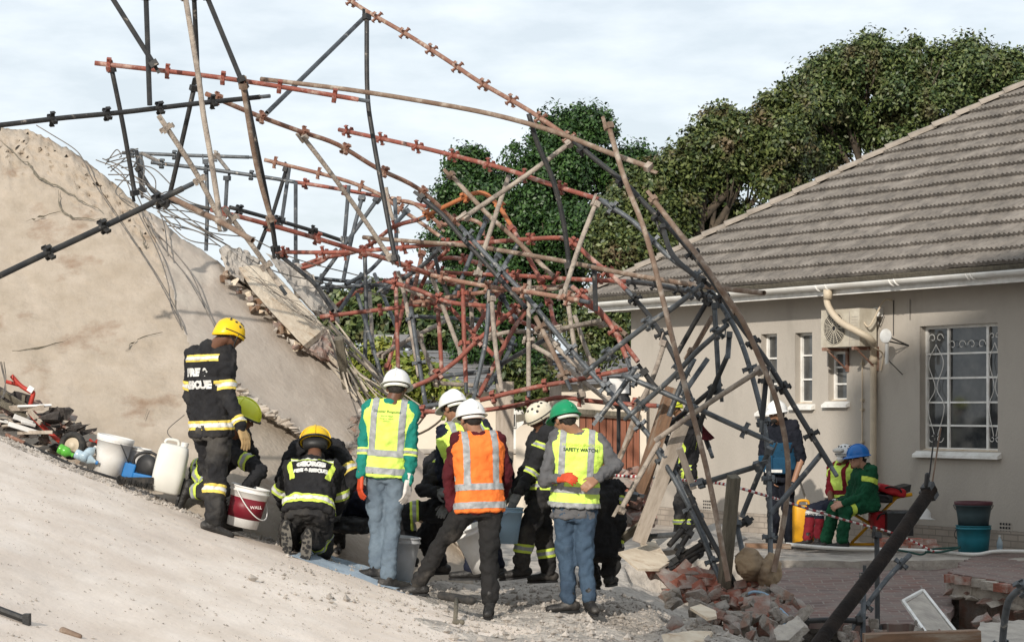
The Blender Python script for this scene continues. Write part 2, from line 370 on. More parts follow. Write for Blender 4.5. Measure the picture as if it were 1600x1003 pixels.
# ---------------------------------------------------------------- house
DV = Vector((.5370, -.8436, 0)); NV = Vector((-.8436, -.5370, 0)); W0 = Vector((3.38, 26.6, 0))
def HP(s, o, z): return W0 + DV * s + NV * o + Vector((0, 0, z))
def s_at(px, o=0):
    u = (px - 800) / F; bx = W0.x + NV.x * o; by = W0.y + NV.y * o; return (u * by - bx) / (DV.x - u * DV.y)
def z_at(px, py, o=0):
    q = HP(s_at(px, o), o, 0); return H + (HOR - py) / F * q.y
HM = Matrix((DV, NV, Vector((0, 0, 1)))).transposed()
def hbox(g, s0, s1, o0, o1, z0, z1): return g.box(HP((s0 + s1) / 2, (o0 + o1) / 2, (z0 + z1) / 2), abs(s1 - s0), abs(o1 - o0), abs(z1 - z0), HM)
house = thing('bungalow', 'beige plastered bungalow with a brown tiled hip roof at right', 'house', HP(2, -3, 0))
SL = s_at(986); SR = 9.0; ZT = 3.12; PL = .26
op = []   # openings s0 s1 z0 z1
big = (s_at(1437), s_at(1559), z_at(1559, 706), z_at(1559, 504)); op.append(big)
sm = []
for a, b, yt, yb in ((1189, 1214, 521, 640), (1242, 1269, 519, 630), (1294, 1323, 548, 626)):
    sm.append((s_at(a), s_at(b), z_at(b, yb), z_at(b, yt)))
op += sm
ss = sorted({SL, SR, *[v for q in op for v in q[:2]]}); g = G(); TH = .16
for a, b in zip(ss[:-1], ss[1:]):
    cuts = [q for q in op if q[0] <= a + 1e-6 and q[1] >= b - 1e-6]
    z = PL
    for q in sorted(cuts, key=lambda q: q[2]):
        hbox(g, a, b, -TH, 0, z, q[2]); z = q[3]
    hbox(g, a, b, -TH, 0, z, ZT)
g.make('front_wall', M['wall'], house)
g = G(); g.prism([HP(SL, -TH, 0), HP(SL, -TH, ZT), HP(SL + .12, -8, ZT), HP(SL + .12, -8, 0)], DV * .15); hbox(g, SR - .2, SR, -8, -TH, 0, ZT); hbox(g, SL + .3, SR, -8.2, -8, 0, ZT); g.make('side_wall', M['wall'], house)
# brick plinth
def brickmat(name, c1, c2, mortar, sc, bw=.22, bh=.075, ms=.008, rough=.9, stain=None):
    m = bpy.data.materials.new(name); m.use_nodes = True; n = m.node_tree; b = n.nodes['Principled BSDF']; b.inputs['Roughness'].default_value = rough
    u = n.nodes.new('ShaderNodeUVMap'); br = n.nodes.new('ShaderNodeTexBrick'); n.links.new(u.outputs[0], br.inputs[0])
    br.inputs['Scale'].default_value = 1; br.inputs['Brick Width'].default_value = bw; br.inputs['Row Height'].default_value = bh; br.inputs['Mortar Size'].default_value = ms; br.inputs['Mortar Smooth'].default_value = .3
    br.inputs['Color1'].default_value = (*c1, 1); br.inputs['Color2'].default_value = (*c2, 1); br.inputs['Mortar'].default_value = (*mortar, 1); br.inputs['Bias'].default_value = 0
    nz = n.nodes.new('ShaderNodeTexNoise'); nz.inputs['Scale'].default_value = 3.0; nz.inputs['Detail'].default_value = 8; n.links.new(u.outputs[0], nz.inputs[0])
    rp = n.nodes.new('ShaderNodeMapRange'); rp.inputs[1].default_value = .4; rp.inputs[2].default_value = .7; n.links.new(nz.outputs[0], rp.inputs[0])
    mm = n.nodes.new('ShaderNodeMix'); mm.data_type = 'RGBA'; n.links.new(rp.outputs[0], mm.inputs[0]); n.links.new(br.outputs[0], mm.inputs[6]); mm.inputs[7].default_value = (*(stain or mortar), 1)
    n.links.new(mm.outputs[2], b.inputs['Base Color'])
    bp = n.nodes.new('ShaderNodeBump'); bp.inputs['Strength'].default_value = .6; bp.inputs['Distance'].default_value = .006; bp.invert = True
    n.links.new(br.outputs['Fac'], bp.inputs['Height']); n.links.new(bp.outputs[0], b.inputs['Normal']); return m
M['plinth'] = brickmat('plinth brick', (.36, .31, .26), (.32, .275, .23), (.22, .19, .16), 1)
M['paver'] = brickmat('paving brick', (.20, .115, .095), (.12, .082, .075), (.24, .205, .18), 1, .21, .105, .009, stain=(.20, .16, .14))
def uvplane(o, org, ua, va):
    me = o.data; uv = me.uv_layers.new(name='UVMap')
    for l in me.loops:
        q = Vector(me.vertices[l.vertex_index].co) - org; uv.data[l.index].uv = (q.dot(ua), q.dot(va))
g = G(); hbox(g, SL - .01, SR, -TH, .012, -.3, PL - .003); o = g.make('plinth', M['plinth'], house); uvplane(o, W0, DV, Vector((0, 0, 1)))
# air bricks
for px, py in ((1571, 827), (1105, 790), (1022, 782), (1018, 790)):
    if px == 1018: continue
    s = s_at(px); z = z_at(px, py); g = G(); hbox(g, s - .1, s + .1, -.02, .004, z - .09, z + .09); o = g.make('air_brick', M['wall'], house)
    for i in range(4):
        for j in range(4): g = G(); hbox(g, s - .083 + i * .045, s - .055 + i * .045, 0, .007, z - .08 + j * .044, z - .056 + j * .044); g.make('vent_hole', M['dark'], o)
# windows
def window(s0, s1, z0, z1, cols, rows, name='window', sill=True, bars=None):
    D = -.115
    g = G(); f = .035
    hbox(g, s0, s0 + f, D - .03, D + .02, z0, z1); hbox(g, s1 - f, s1, D - .03, D + .02, z0, z1)
    hbox(g, s0 + f, s1 - f, D - .03, D + .02, z0, z0 + f); hbox(g, s0 + f, s1 - f, D - .03, D + .02, z1 - f, z1)
    fr = g.make('window', M['white'], house)
    g = G(); hbox(g, s0 + f, s1 - f, D - .02, D - .012, z0 + f, z1 - f); g.make('glass_pane', M['glass'], fr)
    for c in cols: g = G(); hbox(g, s0 + c - .018, s0 + c + .018, D - .008, D + .018, z0 + f, z1 - f); g.make('glazing_bar', M['white'], fr)
    for r_ in rows: g = G(); hbox(g, s0 + f, s1 - f, D - .006, D + .012, z0 + r_ - .011, z0 + r_ + .011); g.make('glazing_bar', M['white'], fr)
    if sill:
        g = G(); q = [HP(s0 - .06, 0, z0 - .075), HP(s0 - .06, 0, z0 - .01), HP(s0 - .06, .07, z0 - .05), HP(s0 - .06, .07, z0 - .085)]
        g.prism(q, DV * (s1 - s0 + .12)); g.make('sill', M['white'], fr)
        g = G(); g.prism([HP(s0, -.10, z0 + .02), HP(s0, 0, z0 - .012), HP(s0, 0, z0 - .03), HP(s0, -.10, z0 - .03)], DV * (s1 - s0)); g.make('sill_slope', M['cream'], fr)
    return fr
wz = big[3] - big[2]; ww = big[1] - big[0]
ca, cb = .30 * ww, .80 * ww
fr = window(*big, [ca, cb], [wz * .2, wz * .385, wz * .58, wz * .775])
# scrolled burglar guard behind the side lights
def scroll(g, s, z, r, flip=1, up=1):
    pts = []
    for k in range(22):
        a = k / 21 * 5.2; rr = r * (1 - k / 30); pts.append(HP(s + flip * rr * math.cos(a), -.085, z + up * rr * math.sin(a)))
    g.tube(pts, .005, 5)
g = G()
for c0, c1 in ((0, ca), (cb, ww)):
    m_ = big[0] + (c0 + c1) / 2; w_ = (c1 - c0) * .36
    for zz in (.08, .88):
        for fl in (-1, 1): scroll(g, m_ + fl * w_ * .45, big[2] + wz * zz + .03, w_ * .45, fl, 1 if zz > .5 else -1)
    for fl in (-1, 1):
        g.tube(smoothline([HP(m_ + fl * w_ * .2, -.085, big[2] + wz * .12), HP(m_ + fl * w_ * 1.0, -.085, big[2] + wz * .35), HP(m_ + fl * w_ * .1, -.085, big[2] + wz * .5), HP(m_ + fl * w_ * .9, -.085, big[2] + wz * .7), HP(m_, -.085, big[2] + wz * .85)]), .005, 5)
for k in range(4):
    a = big[0] + ca + (cb - ca) * (k + .5) / 4; scroll(g, a, big[2] + wz * .84, (cb - ca) * .1, 1 if k % 2 else -1)
g.make('burglar_guard', M['white'], fr)
# blind and things seen through the big pane
g = G()
for k in range(9): hbox(g, big[0] + ca + .02, big[0] + cb - .02, -.134, -.1345 + .002, big[2] + wz * (.60 + k * .02), big[2] + wz * (.60 + k * .02) + .004)
g.make('blind_slat', M['conc'], fr)
for i, q in enumerate(sm):
    h_ = q[3] - q[2]; fr = window(*q, [], [h_ * .34, h_ * .68])
# eaves soffit, fascia, gutter
OV = .42; ZE = 3.10
g = G(); hbox(g, SL - .5, SR, -.2, OV - .03, ZE + .0, ZE + .03); g.make('soffit', M['wall'], house)
g = G(); hbox(g, SL - .5, SR, OV - .03, OV, ZE - .02, ZE + .16); g.make('fascia', M['white'], house)
gt = G(); r_ = .065
pts = [HP(s, OV + .07, ZE + .08) for s in np.linspace(SL - .45, SR, 30)]
n0 = 12; V = []; Fc = []
for p in pts:
    for k in range(n0 + 1): a = math.pi * (1 + k / n0); V.append(p + NV * r_ * math.cos(a) + Vector((0, 0, r_ * math.sin(a) + .03)))
    for k in range(n0, -1, -1): a = math.pi * (1 + k / n0); V.append(p + NV * (r_ - .006) * math.cos(a) + Vector((0, 0, (r_ - .006) * math.sin(a) + .03)))
m0 = 2 * n0 + 2
for i in range(len(pts) - 1):
    for k in range(m0): Fc.append((i * m0 + k, i * m0 + (k + 1) % m0, (i + 1) * m0 + (k + 1) % m0, (i + 1) * m0 + k))
Fc += [tuple(range(m0)), tuple(range((len(pts) - 1) * m0, len(pts) * m0))]
gt.add(V, Fc); gut = gt.make('gutter', M['gutter'], house, True)
for px in (1000, 1110, 1140, 1280, 1295, 1395, 1403, 1515, 1522):
    s = s_at(px, OV + .07); g = G(); pp = [HP(s + .02 * math.sin(k / 12 * 3.14), OV + .07 + (r_ + .008) * math.cos(math.pi * (1 + k / 12)), ZE + .11 + (r_ + .008) * math.sin(math.pi * (1 + k / 12))) for k in range(13)]
    g.tube(pp, .009, 6); g.make('gutter_clip', M['white'], gut)
# downpipe
dpx = [(1300, OV + .07, 466), (1300, OV + .07, 487)]; a1 = HP(s_at(1300, OV), OV + .07, ZE + .05)
b1 = HP(s_at(1300, OV), OV + .07, ZE - .14); e1 = HP(s_at(1371), .07, z_at(1371, 548)); e2 = HP(s_at(1371), .07, .12)
g = G(); g.tube(smoothline([a1, b1, HP(s_at(1312, .50), .50, z_at(1312, 502, .50)), HP(s_at(1340, .46), .46, z_at(1340, 518, .46)), HP(s_at(1362, .32), .32, z_at(1362, 532, .32)), e1 - Vector((0, 0, .06)), e1.lerp(e2, .5), e2]), .042, 12)
g.tube([a1, a1 - Vector((0, 0, .12))], .056, 12); g.tube([e1 - Vector((0, 0, .08)), e1 - Vector((0, 0, .16))], .05, 12); g.make('downpipe', M['pipe'], house, True)
g = G(); g.tube([HP(s_at(1349), .02, z_at(1349, 560)), HP(s_at(1349), .02, .1)], .009, 6)
for y in (568, 625, 640, 690): g.box(HP(s_at(1349), .02, z_at(1349, y)), .04, .04, .03, HM)
g.make('water_pipe', M['pipe'], house)
g = G(); g.tube([HP(s_at(1397), .012, 3.0), HP(s_at(1397), .012, z_at(1397, 524))], .006, 5); g.tube([HP(s_at(1423), .012, 3.0), HP(s_at(1423), .012, z_at(1423, 500))], .004, 5); g.make('cable', M['dark'], house)
# rolled security lamp, junction box, bracket
lt = thing('wall_lamp', 'round white floodlight on a bracket beside the downpipe', 'lamp', HP(s_at(1388), .3, z_at(1388, 525)))
c = HP(s_at(1386, .3), .3, z_at(1386, 525, .3)); g = G()
g.lathe([(0, -.02), (.05, -.01), (.085, .02), (.088, .03), (.08, .034), (.04, .028), (0, .03)], Matrix.Translation(c) @ (NV * 1 + DV * .2).to_track_quat('Z', 'Y').to_matrix().to_4x4(), 20); g.make('lamp_head', M['white'], lt, True)
g = G(); g.tube([c - Vector((0, 0, .08)), c - Vector((0, 0, .34))], .022, 8); g.make('lamp_tube', M['gutter'], lt)
g = G(); w1 = HP(s_at(1420), 0, z_at(1420, 540)); w2 = HP(s_at(1410), 0, z_at(1410, 585)); g.tube([c, w1], .009, 6); g.tube([c - Vector((0, 0, .06)), w1], .009, 6); g.tube([c - Vector((0, 0, .28)), w2], .006, 5); g.make('bracket', M['galvd'], lt)
sj = thing('junction_box', 'small white junction box under the eave near the lamp', 'electrical box', HP(s_at(1376), .05, z_at(1376, 488)))
g = G(); g.box(HP(s_at(1376), .04, z_at(1376, 488)), .09, .08, .11, HM); g.make('box', M['white'], sj); g = G(); g.tube(smoothline([HP(s_at(1376), .05, z_at(1376, 492)), HP(s_at(1380), .06, z_at(1380, 506)), HP(s_at(1386), .05, z_at(1386, 490))]), .006, 5); g.make('cable', M['dark'], sj)
# air conditioner
A0, A1 = s_at(1283, .38), s_at(1343, .38) ; AZ0, AZ1 = z_at(1283, 543, .38), z_at(1283, 485, .38)
ac = thing('air_conditioner', 'grimy white air conditioner unit mounted high on the wall', 'air conditioner', HP((A0 + A1) / 2, .2, AZ0))
g = G(); hbox(g, A0, A1, .10, .38, AZ0, AZ1); g.make('casing', M['acu'], ac)
fc = HP(A0 + (A1 - A0) * .36, .385, (AZ0 + AZ1) / 2); FMx = Matrix.Translation(fc) @ NV.to_track_quat('Z', 'Y').to_matrix().to_4x4(); rr = (AZ1 - AZ0) * .42
g = G(); g.lathe([(0, 0), (rr * .98, 0), (rr * .98, -.004)], FMx, 32); g.make('fan_opening', M['dark'], ac)
g = G()
for k in range(7):
    q = rr * (.2 + .8 * k / 6); g.tube([FMx @ Vector((q * math.cos(a), q * math.sin(a), .008)) for a in np.linspace(0, 6.283, 33)], .004, 4)
for k in range(16): a = 6.283 * k / 16; g.tube([FMx @ Vector((.03 * math.cos(a), .03 * math.sin(a), .012)), FMx @ Vector((rr * math.cos(a), rr * math.sin(a), .012))], .004, 4)
g.make('fan_grille', M['acu'], ac)
g = G(); hbox(g, A0 + (A1 - A0) * .74, A0 + (A1 - A0) * .755, .38, .384, AZ0 + .02, AZ1 - .02)
for k in range(9): hbox(g, A0 + (A1 - A0) * .80, A1 - .03, .38, .383, AZ0 + .08 + k * .035, AZ0 + .088 + k * .035)
g.make('side_louvre', M['conc'], ac)
for s in (A0 + .08, A1 - .08):
    g = G(); hbox(g, s - .02, s + .02, 0, .42, AZ0 - .045, AZ0 - .004); hbox(g, s - .02, s + .02, 0, .03, AZ0 - .3, AZ0); g.tube([HP(s, .02, AZ0 - .28), HP(s, .36, AZ0 - .03)], .012, 6); g.make('bracket', M['rust'], ac)
g = G(); g.tube(smoothline([HP(A1 - .02, .3, AZ0 + .3), HP(A1 + .08, .28, AZ0 + .25), HP(A1 + .12, .1, AZ0 + .55), HP(A1 + .2, .03, 3.0)]), .012, 6); g.tube(smoothline([HP(A1 - .02, .3, AZ0 + .1), HP(A1 + .1, .22, AZ0 - .02), HP(A1 + .04, .03, AZ0 - .1), HP(A1 + .0, .03, AZ0 - .3)]), .01, 6); g.make('refrigerant_pipe', M['pipe'], ac)
# roof
TP = .645; cp = 1 / math.sqrt(1 + TP * TP); sp = TP * cp
UP = (-NV * cp + Vector((0, 0, sp))); RN = (NV * sp + Vector((0, 0, cp)))
ES = SL - .62; E0 = HP(0, OV + .09, ZE + .17)
def roofmat():
    m = mat('roof tile', (.185, .165, .145), (.115, .104, .094), 7, .9, .6, 50, col3=(.26, .235, .21), sc3=2.6, lo3=.48, hi3=.72); return m
M['roof'] = roofmat(); M['ridge'] = mat('ridge tile', (.30, .26, .22), (.21, .18, .15), 5, .95, .4, 40)
rows = 21; GA = .335; V = []; Fc = []; step = .019; SRR = 10.5
for r_ in range(rows):
    u0, u1 = r_ * GA, (r_ + 1) * GA + .03
    s_lo = ES + u0 * cp; s_lo2 = ES + u1 * cp
    ss_ = np.arange(0, SRR - ES, step); ss_ = [s for s in (ES + ss_)]
    prev = None
    jit = {}
    for s in ss_:
        tile = int((s + (r_ % 2) * .15) / .3)
        if tile not in jit: jit[tile] = (R.uniform(-.006, .006), R.uniform(-.006, .008))
        a = max(s, s_lo); b = max(s, s_lo2); du, dn = jit[tile]
        ph = (s % .076) / .076; rib = .018 * (math.sin(ph * 6.283) > 0) + .003 * math.sin(ph * 6.283)
        p0 = E0 + DV * a + UP * (u0 + du) + RN * (.058 + rib + dn); p1 = E0 + DV * b + UP * u1 + RN * (.006 + rib * .9); pd = p0 - RN * (.05 + rib * .8) + UP * .012
        k = len(V); V += [pd, p0, p1]
        if prev is not None and b > prev[1] + 1e-5 or (prev is not None and a > prev[0] + 1e-5):
            Fc += [(k - 3, k, k + 1, k - 2), (k - 2, k + 1, k + 2, k - 1)]
        prev = (a, b)
mk('roof_tiles', V, Fc, M['roof'], house)
apex = E0 + DV * (ES + rows * GA * cp) + UP * rows * GA
g = G(); g.prism([E0 + DV * ES - RN * .0, E0 + DV * SRR, E0 + DV * SRR + UP * rows * GA, apex], -RN * .05); g.make('roof_deck', M['wooddk'], house)
# left hip face
HL = E0 + DV * ES; g = G(); g.prism([HL, apex, HL - NV * rows * GA * cp * 2], Vector((0, 0, -.05))); g.make('roof_hip', M['roof'], house)
# hip cap tiles
hd = (apex - HL); hl = hd.length; hd.normalize(); side = hd.cross(Vector((0, 0, 1))).normalized(); upn = side.cross(hd)
k = 0; q = -.1
while q < hl:
    g = G(); a = HL + hd * q + upn * .03; b = HL + hd * (q + .40) + upn * .012; V = []
    for (c_, r0) in ((a, .125), (b, .105)):
        for j in range(9): an = math.pi * j / 8; V.append(c_ + side * r0 * math.cos(an) + upn * r0 * .75 * math.sin(an))
    for (c_, r0) in ((a, .105), (b, .085)):
        for j in range(9): an = math.pi * j / 8; V.append(c_ + side * r0 * math.cos(an) + upn * r0 * .75 * math.sin(an))
    Fc = [(j, j + 1, 10 + j, 9 + j) for j in range(8)] + [(j, 18 + j, 19 + j, j + 1) for j in range(8)]
    g.add(V, Fc); g.make('hip_cap_tile', M['ridge'], house); q += .36
# garage with brown timber door, left of the bungalow
gar = thing('garage', 'cream garage with brown timber doors left of the bungalow', 'garage', P(930, 790, 27))
def gq(px, py, Y): return P(px, py, Y)
g = G(); GY = 28.6
g.prism([P(806, 672, GY), P(862, 624, GY), P(1010, 588, GY), P(1010, 836, GY), P(1000, 836, GY), P(1000, 656, GY), P(905, 650, GY), P(905, 836, GY), P(806, 836, GY)], (0, .2, 0)); g.make('front_wall', M['wallb'], gar)
g = G(); g.prism([P(806, 660, GY - .1), P(806, 648, GY - .1), P(880, 637, GY - .1), P(1000, 645, GY - .1), P(1000, 652, GY - .1), P(880, 645, GY - .1)], (0, .1, 0)); g.make('fascia', M['wooddk'], gar)
M['door'] = mat('door timber', (.24, .085, .045), (.16, .06, .035), 6, .6, .2, 40, stretch=(14, 14, .6))
g = G(); x0 = P(905, 0, GY).x; x1 = P(1000, 0, GY).x; nbd = 9
for k in range(nbd): g.box(((x0 + (x1 - x0) * (k + .5) / nbd), GY + .06, 1.56 - .8), (x1 - x0) / nbd - .012, .05, 1.6)
g.box(((x0 + x1) / 2, GY + .1, .76), x1 - x0, .03, 1.6); g.make('door', M['door'], gar)
# distant grey garage wing behind
# yard apron kerb and paving
yd = thing('yard_kerb', 'long low concrete kerb between the yard and the broken paving', 'kerb', P(1350, 880, 21.5))
bm = bmesh.new()
def strip(pa, pb, w, h, nseg, mt, name, parent, amp=.02):
    pa = Vector(pa); pb = Vector(pb); t = (pb - pa).normalized(); nn = Vector((t.y, -t.x, 0)); V = []; Fc = []
    for i in range(nseg + 1):
        c = pa.lerp(pb, i / nseg); j = Vector((0, 0, amp * fbm(c * 2))); k2 = nn * amp * 1.2 * fbm(c * 3)
        V += [c - nn * w / 2 - Vector((0, 0, h)), c - nn * w / 2 + j, c + nn * w / 2 + j + k2, c + nn * w / 2 + k2 - Vector((0, 0, h))]
    for i in range(nseg): Fc += [(4 * i + k, 4 * i + 4 + k, 4 * i + 4 + (k + 1) % 4, 4 * i + (k + 1) % 4) for k in range(4)]
    Fc += [(0, 1, 2, 3), (4 * nseg + 3, 4 * nseg + 2, 4 * nseg + 1, 4 * nseg)]
    return mk(name, V, Fc, mt, parent)
strip((1.6, 21.55, .05), (8, 21.35, .05), .5, .3, 60, M['conc'], 'kerb_stone', yd)
pv = thing('broken_paving', 'sheet of reddish brown brick paving sunk and tilted below the kerb', 'paving', P(1320, 920, 19))
c4 = [P(1170, 888, 21.25), P(1500, 884, 21.2), P(1480, 975, 17.3), P(1215, 968, 17.6)]
def sheet(name, c4, nx, ny, th, amp, mt, parent, uv=True):
    V = []
    for j in range(ny + 1):
        for i in range(nx + 1):
            a = c4[0].lerp(c4[1], i / nx); b = c4[3].lerp(c4[2], i / nx); p = a.lerp(b, j / ny)
            e = min(i, nx - i, j, ny - j)
            p = p + Vector((0, 0, amp * fbm(p * 1.2)))
            if e == 0: p += Vector((.07 * fbm(p * 5), .07 * fbm(p * 5 + Vector((3, 3, 3))), 0))
            V.append(p)
    n = nx + 1; N = len(V); V += [v - Vector((0, 0, th)) for v in V]
    Fc = [(j * n + i, (j + 1) * n + i, (j + 1) * n + i + 1, j * n + i + 1) for j in range(ny) for i in range(nx)]
    Fc += [tuple(N + q for q in f[::-1]) for f in Fc]
    bd = [i for i in range(n)] + [j * n + nx for j in range(1, ny + 1)] + [ny * n + i for i in range(nx - 1, -1, -1)] + [j * n for j in range(ny - 1, 0, -1)]
    Fc += [(bd[i], bd[(i + 1) % len(bd)], N + bd[(i + 1) % len(bd)], N + bd[i]) for i in range(len(bd))]
    o = mk(name, V, Fc, mt, parent)
    if uv:
        ua = (c4[1] - c4[0]).normalized(); va = (c4[0] - c4[3]); va = (va - ua * va.dot(ua)).normalized(); uvplane(o, c4[0], ua, va)
    return o
sheet('paver_sheet', c4, 46, 46, .07, .05, M['paver'], pv)
rv = thing('raised_paving_slab', 'raised slab of brick paving with a snapped edge at far right', 'paving', P(1550, 900, 19))
c5 = [P(1530, 864, 22.6), P(1750, 868, 22), P(1720, 935, 17.2), P(1480, 893, 18.4)]
sheet('paver_sheet', c5, 36, 36, .07, .02, M['paver'], rv)
c6 = [p - Vector((0, 0, .075)) + Vector((.0, .03, 0)) for p in c5]; o = sheet('mortar_bed', c6, 30, 30, .13, .015, M['conc'], rv, False)
c7 = [p - Vector((-.2, -.3, .24)) for p in c5]; o = sheet('sand_bed', c7, 30, 30, .5, .03, M['brickg'], rv, False)
# edge bricks of the snapped slab
pa, pb = c5[3], c5[2]
for k in range(12):
    c = pa.lerp(pb, (k + .5) / 12) + Vector((R.uniform(-.03, .03), -.02 + R.uniform(-.04, .02), -.05))
    t = (pb - pa).normalized(); g = G(); ang = math.atan2(t.y, t.x) + R.uniform(-.1, .1); g.box(c, .2 * R.uniform(.7, 1), .11, .075, Euler((R.uniform(-.08, .08), R.uniform(-.05, .05), ang)).to_matrix())
    g.make('edge_brick', M['brick'] if k not in (2, 3, 7) else M['conc'], rv)
for k in range(16):
    c = pa.lerp(pb, (k + .5) / 16) + Vector((0, .03 + R.uniform(-.04, .04), -.19)); s = .1
    chunk('mortar_lump', [c + Vector((R.uniform(-s, s) * 1.3, R.uniform(-s, s), R.uniform(-s, s) * .6)) for _ in range(9)], M['conc'] if k % 2 else M['brickg'], rv, amp=.015, sub=1)
# ---------------------------------------------------------------- trees
def leafmat(name, c1, c2, c3=None):
    m = bpy.data.materials.new(name); m.use_nodes = True; n = m.node_tree; b = n.nodes['Principled BSDF']; b.inputs['Roughness'].default_value = .45
    b.inputs['Specular IOR Level'].default_value = .4
    gi = n.nodes.new('ShaderNodeNewGeometry'); rp = n.nodes.new('ShaderNodeValToRGB'); rp.color_ramp.elements[0].color = (*c1, 1); rp.color_ramp.elements[1].color = (*c2, 1)
    rp.color_ramp.elements[0].position = .2
    n.links.new(gi.outputs['Random Per Island'], rp.inputs[0]); src = rp.outputs[0]
    if c3:
        t = n.nodes.new('ShaderNodeTexCoord'); nz = n.nodes.new('ShaderNodeTexNoise'); nz.inputs['Scale'].default_value = 2.2; nz.inputs['Detail'].default_value = 8; n.links.new(t.outputs['Object'], nz.inputs[0])
        mr = n.nodes.new('ShaderNodeMapRange'); mr.inputs[1].default_value = .54; mr.inputs[2].default_value = .68; n.links.new(nz.outputs[0], mr.inputs[0])
        mm = n.nodes.new('ShaderNodeMix'); mm.data_type = 'RGBA'; n.links.new(mr.outputs[0], mm.inputs[0]); n.links.new(src, mm.inputs[6]); mm.inputs[7].default_value = (*c3, 1); src = mm.outputs[2]
    n.links.new(src, b.inputs['Base Color'])
    b.inputs['Transmission Weight'].default_value = 0
    return m
M['lf1'] = leafmat('dark green leaves', (.016, .042, .012), (.055, .115, .025))
M['lf2'] = leafmat('olive leaves', (.03, .05, .015), (.13, .155, .045), (.13, .095, .05))
M['lf3'] = leafmat('deep green leaves', (.028, .052, .016), (.13, .16, .05), (.11, .095, .045))
M['lf4'] = leafmat('yellow green leaves', (.12, .17, .03), (.28, .28, .05))
M['bark'] = mat('bark', (.09, .07, .05), (.05, .04, .03), 8, .95, .6, 20)
def tree(name, label, blobs, nleaf, lsz, mt, trunk, cl=.28, seed=1, group=None, cat='tree'):
    """blobs: (px,py,rpx,Y) crown lobes; leaves gather into clumps on each lobe's shell"""
    r = np.random.default_rng(seed); root = thing(name, label, cat, trunk[0], group)
    sub = []
    for (px, py, rp, Y) in blobs:
        for _ in range(7):
            a = r.uniform(0, 6.283); q = rp * r.uniform(.25, .85); sub.append((px + q * math.cos(a), py + q * math.sin(a) * .9, rp * r.uniform(.28, .52), Y + r.uniform(-.5, .5) * rp / F * Y * 1.6))
    main = blobs; blobs = sub
    A = np.array([b[2] ** 2 for b in blobs], float); A /= A.sum(); cen = []; nrm = []
    nclump = int(nleaf / 130)
    for k in r.choice(len(blobs), nclump, p=A):
        px, py, rp, Y = blobs[k]; c = np.array(P(px, py, Y)); rad = rp / F * Y
        d = r.normal(size=3); d /= np.linalg.norm(d); rr = rad * (r.uniform(.3, 1.0) ** .6) * r.uniform(.75, 1.22); q = c + d * rr * np.array([1, .8, 1]); cen.append(q); nrm.append(d)
    for _ in range(nclump // 9):
        px, py, rp, Y = blobs[r.integers(len(blobs))]; c = np.array(P(px, py, Y)); rad = rp / F * Y; d = r.normal(size=3); d[2] = abs(d[2]); d /= np.linalg.norm(d); cen.append(c + d * rad * r.uniform(1.1, 1.75)); nrm.append(d)
    nclump = len(cen); cen = np.array(cen); nrm = np.array(nrm)
    idx = r.integers(0, nclump, nleaf); d = r.normal(size=(nleaf, 3)); d /= np.linalg.norm(d, axis=1)[:, None]
    csz = np.where(np.arange(nclump) < nclump * .9, r.uniform(.35, 1.5, nclump), r.uniform(.3, .7, nclump))[idx][:, None]
    p = cen[idx] + d * cl * csz * (r.random((nleaf, 1)) ** .5)
    n = nrm[idx] * .5 + d * .6 + np.array([0, -.1, .5]) + r.normal(size=(nleaf, 3)) * .7; n /= np.linalg.norm(n, axis=1)[:, None]
    t = np.cross(n, r.normal(size=(nleaf, 3))); t /= np.linalg.norm(t, axis=1)[:, None]; b = np.cross(n, t)
    s = lsz * r.uniform(.6, 1.3, (nleaf, 1))
    Vv = np.stack([p - t * s * .5, p + b * s * .27 + n * s * .04, p + t * s * .5 - n * s * .08, p - b * s * .27 + n * s * .04], 1).reshape(-1, 3)
    me = bpy.data.meshes.new('crown'); me.vertices.add(nleaf * 4); me.vertices.foreach_set('co', Vv.ravel())
    me.loops.add(nleaf * 4); me.loops.foreach_set('vertex_index', np.arange(nleaf * 4)); me.polygons.add(nleaf)
    me.polygons.foreach_set('loop_start', np.arange(nleaf) * 4); me.polygons.foreach_set('loop_total', np.full(nleaf, 4)); me.update(); me.validate()
    me.materials.append(mt); o = bpy.data.objects.new('crown', me); C.objects.link(o); adopt(o, root)
    g = G(); base = trunk[0]; topp = trunk[1]; g.tube([base, base.lerp(topp, .35) + Vector((.1, 0, 0)), topp], trunk[2], 8, r2=trunk[2] * .5)
    rr = random.Random(seed)
    for bx in main:
        c = P(bx[0], bx[1], bx[3]); f = base.lerp(topp, rr.uniform(.5, 1)); mid = f.lerp(c, .5) + Vector((0, 0, -.1)); g.tube(smoothline([f, mid, c.lerp(f, .1)], 4), trunk[2] * .4, 5, r2=.015)
        for k in range(4):
            e = c + Vector((rr.uniform(-1, 1), rr.uniform(-1, 1), rr.uniform(-.6, 1))) * bx[2] / F * bx[3] * .8; g.tube([mid.lerp(c, .4), e], .03, 4, r2=.008)
    g.make('trunk', M['bark'], root, True); return root
def gp(px, Y): q = P(px, 0, Y); return Vector((q.x, q.y, -.1))
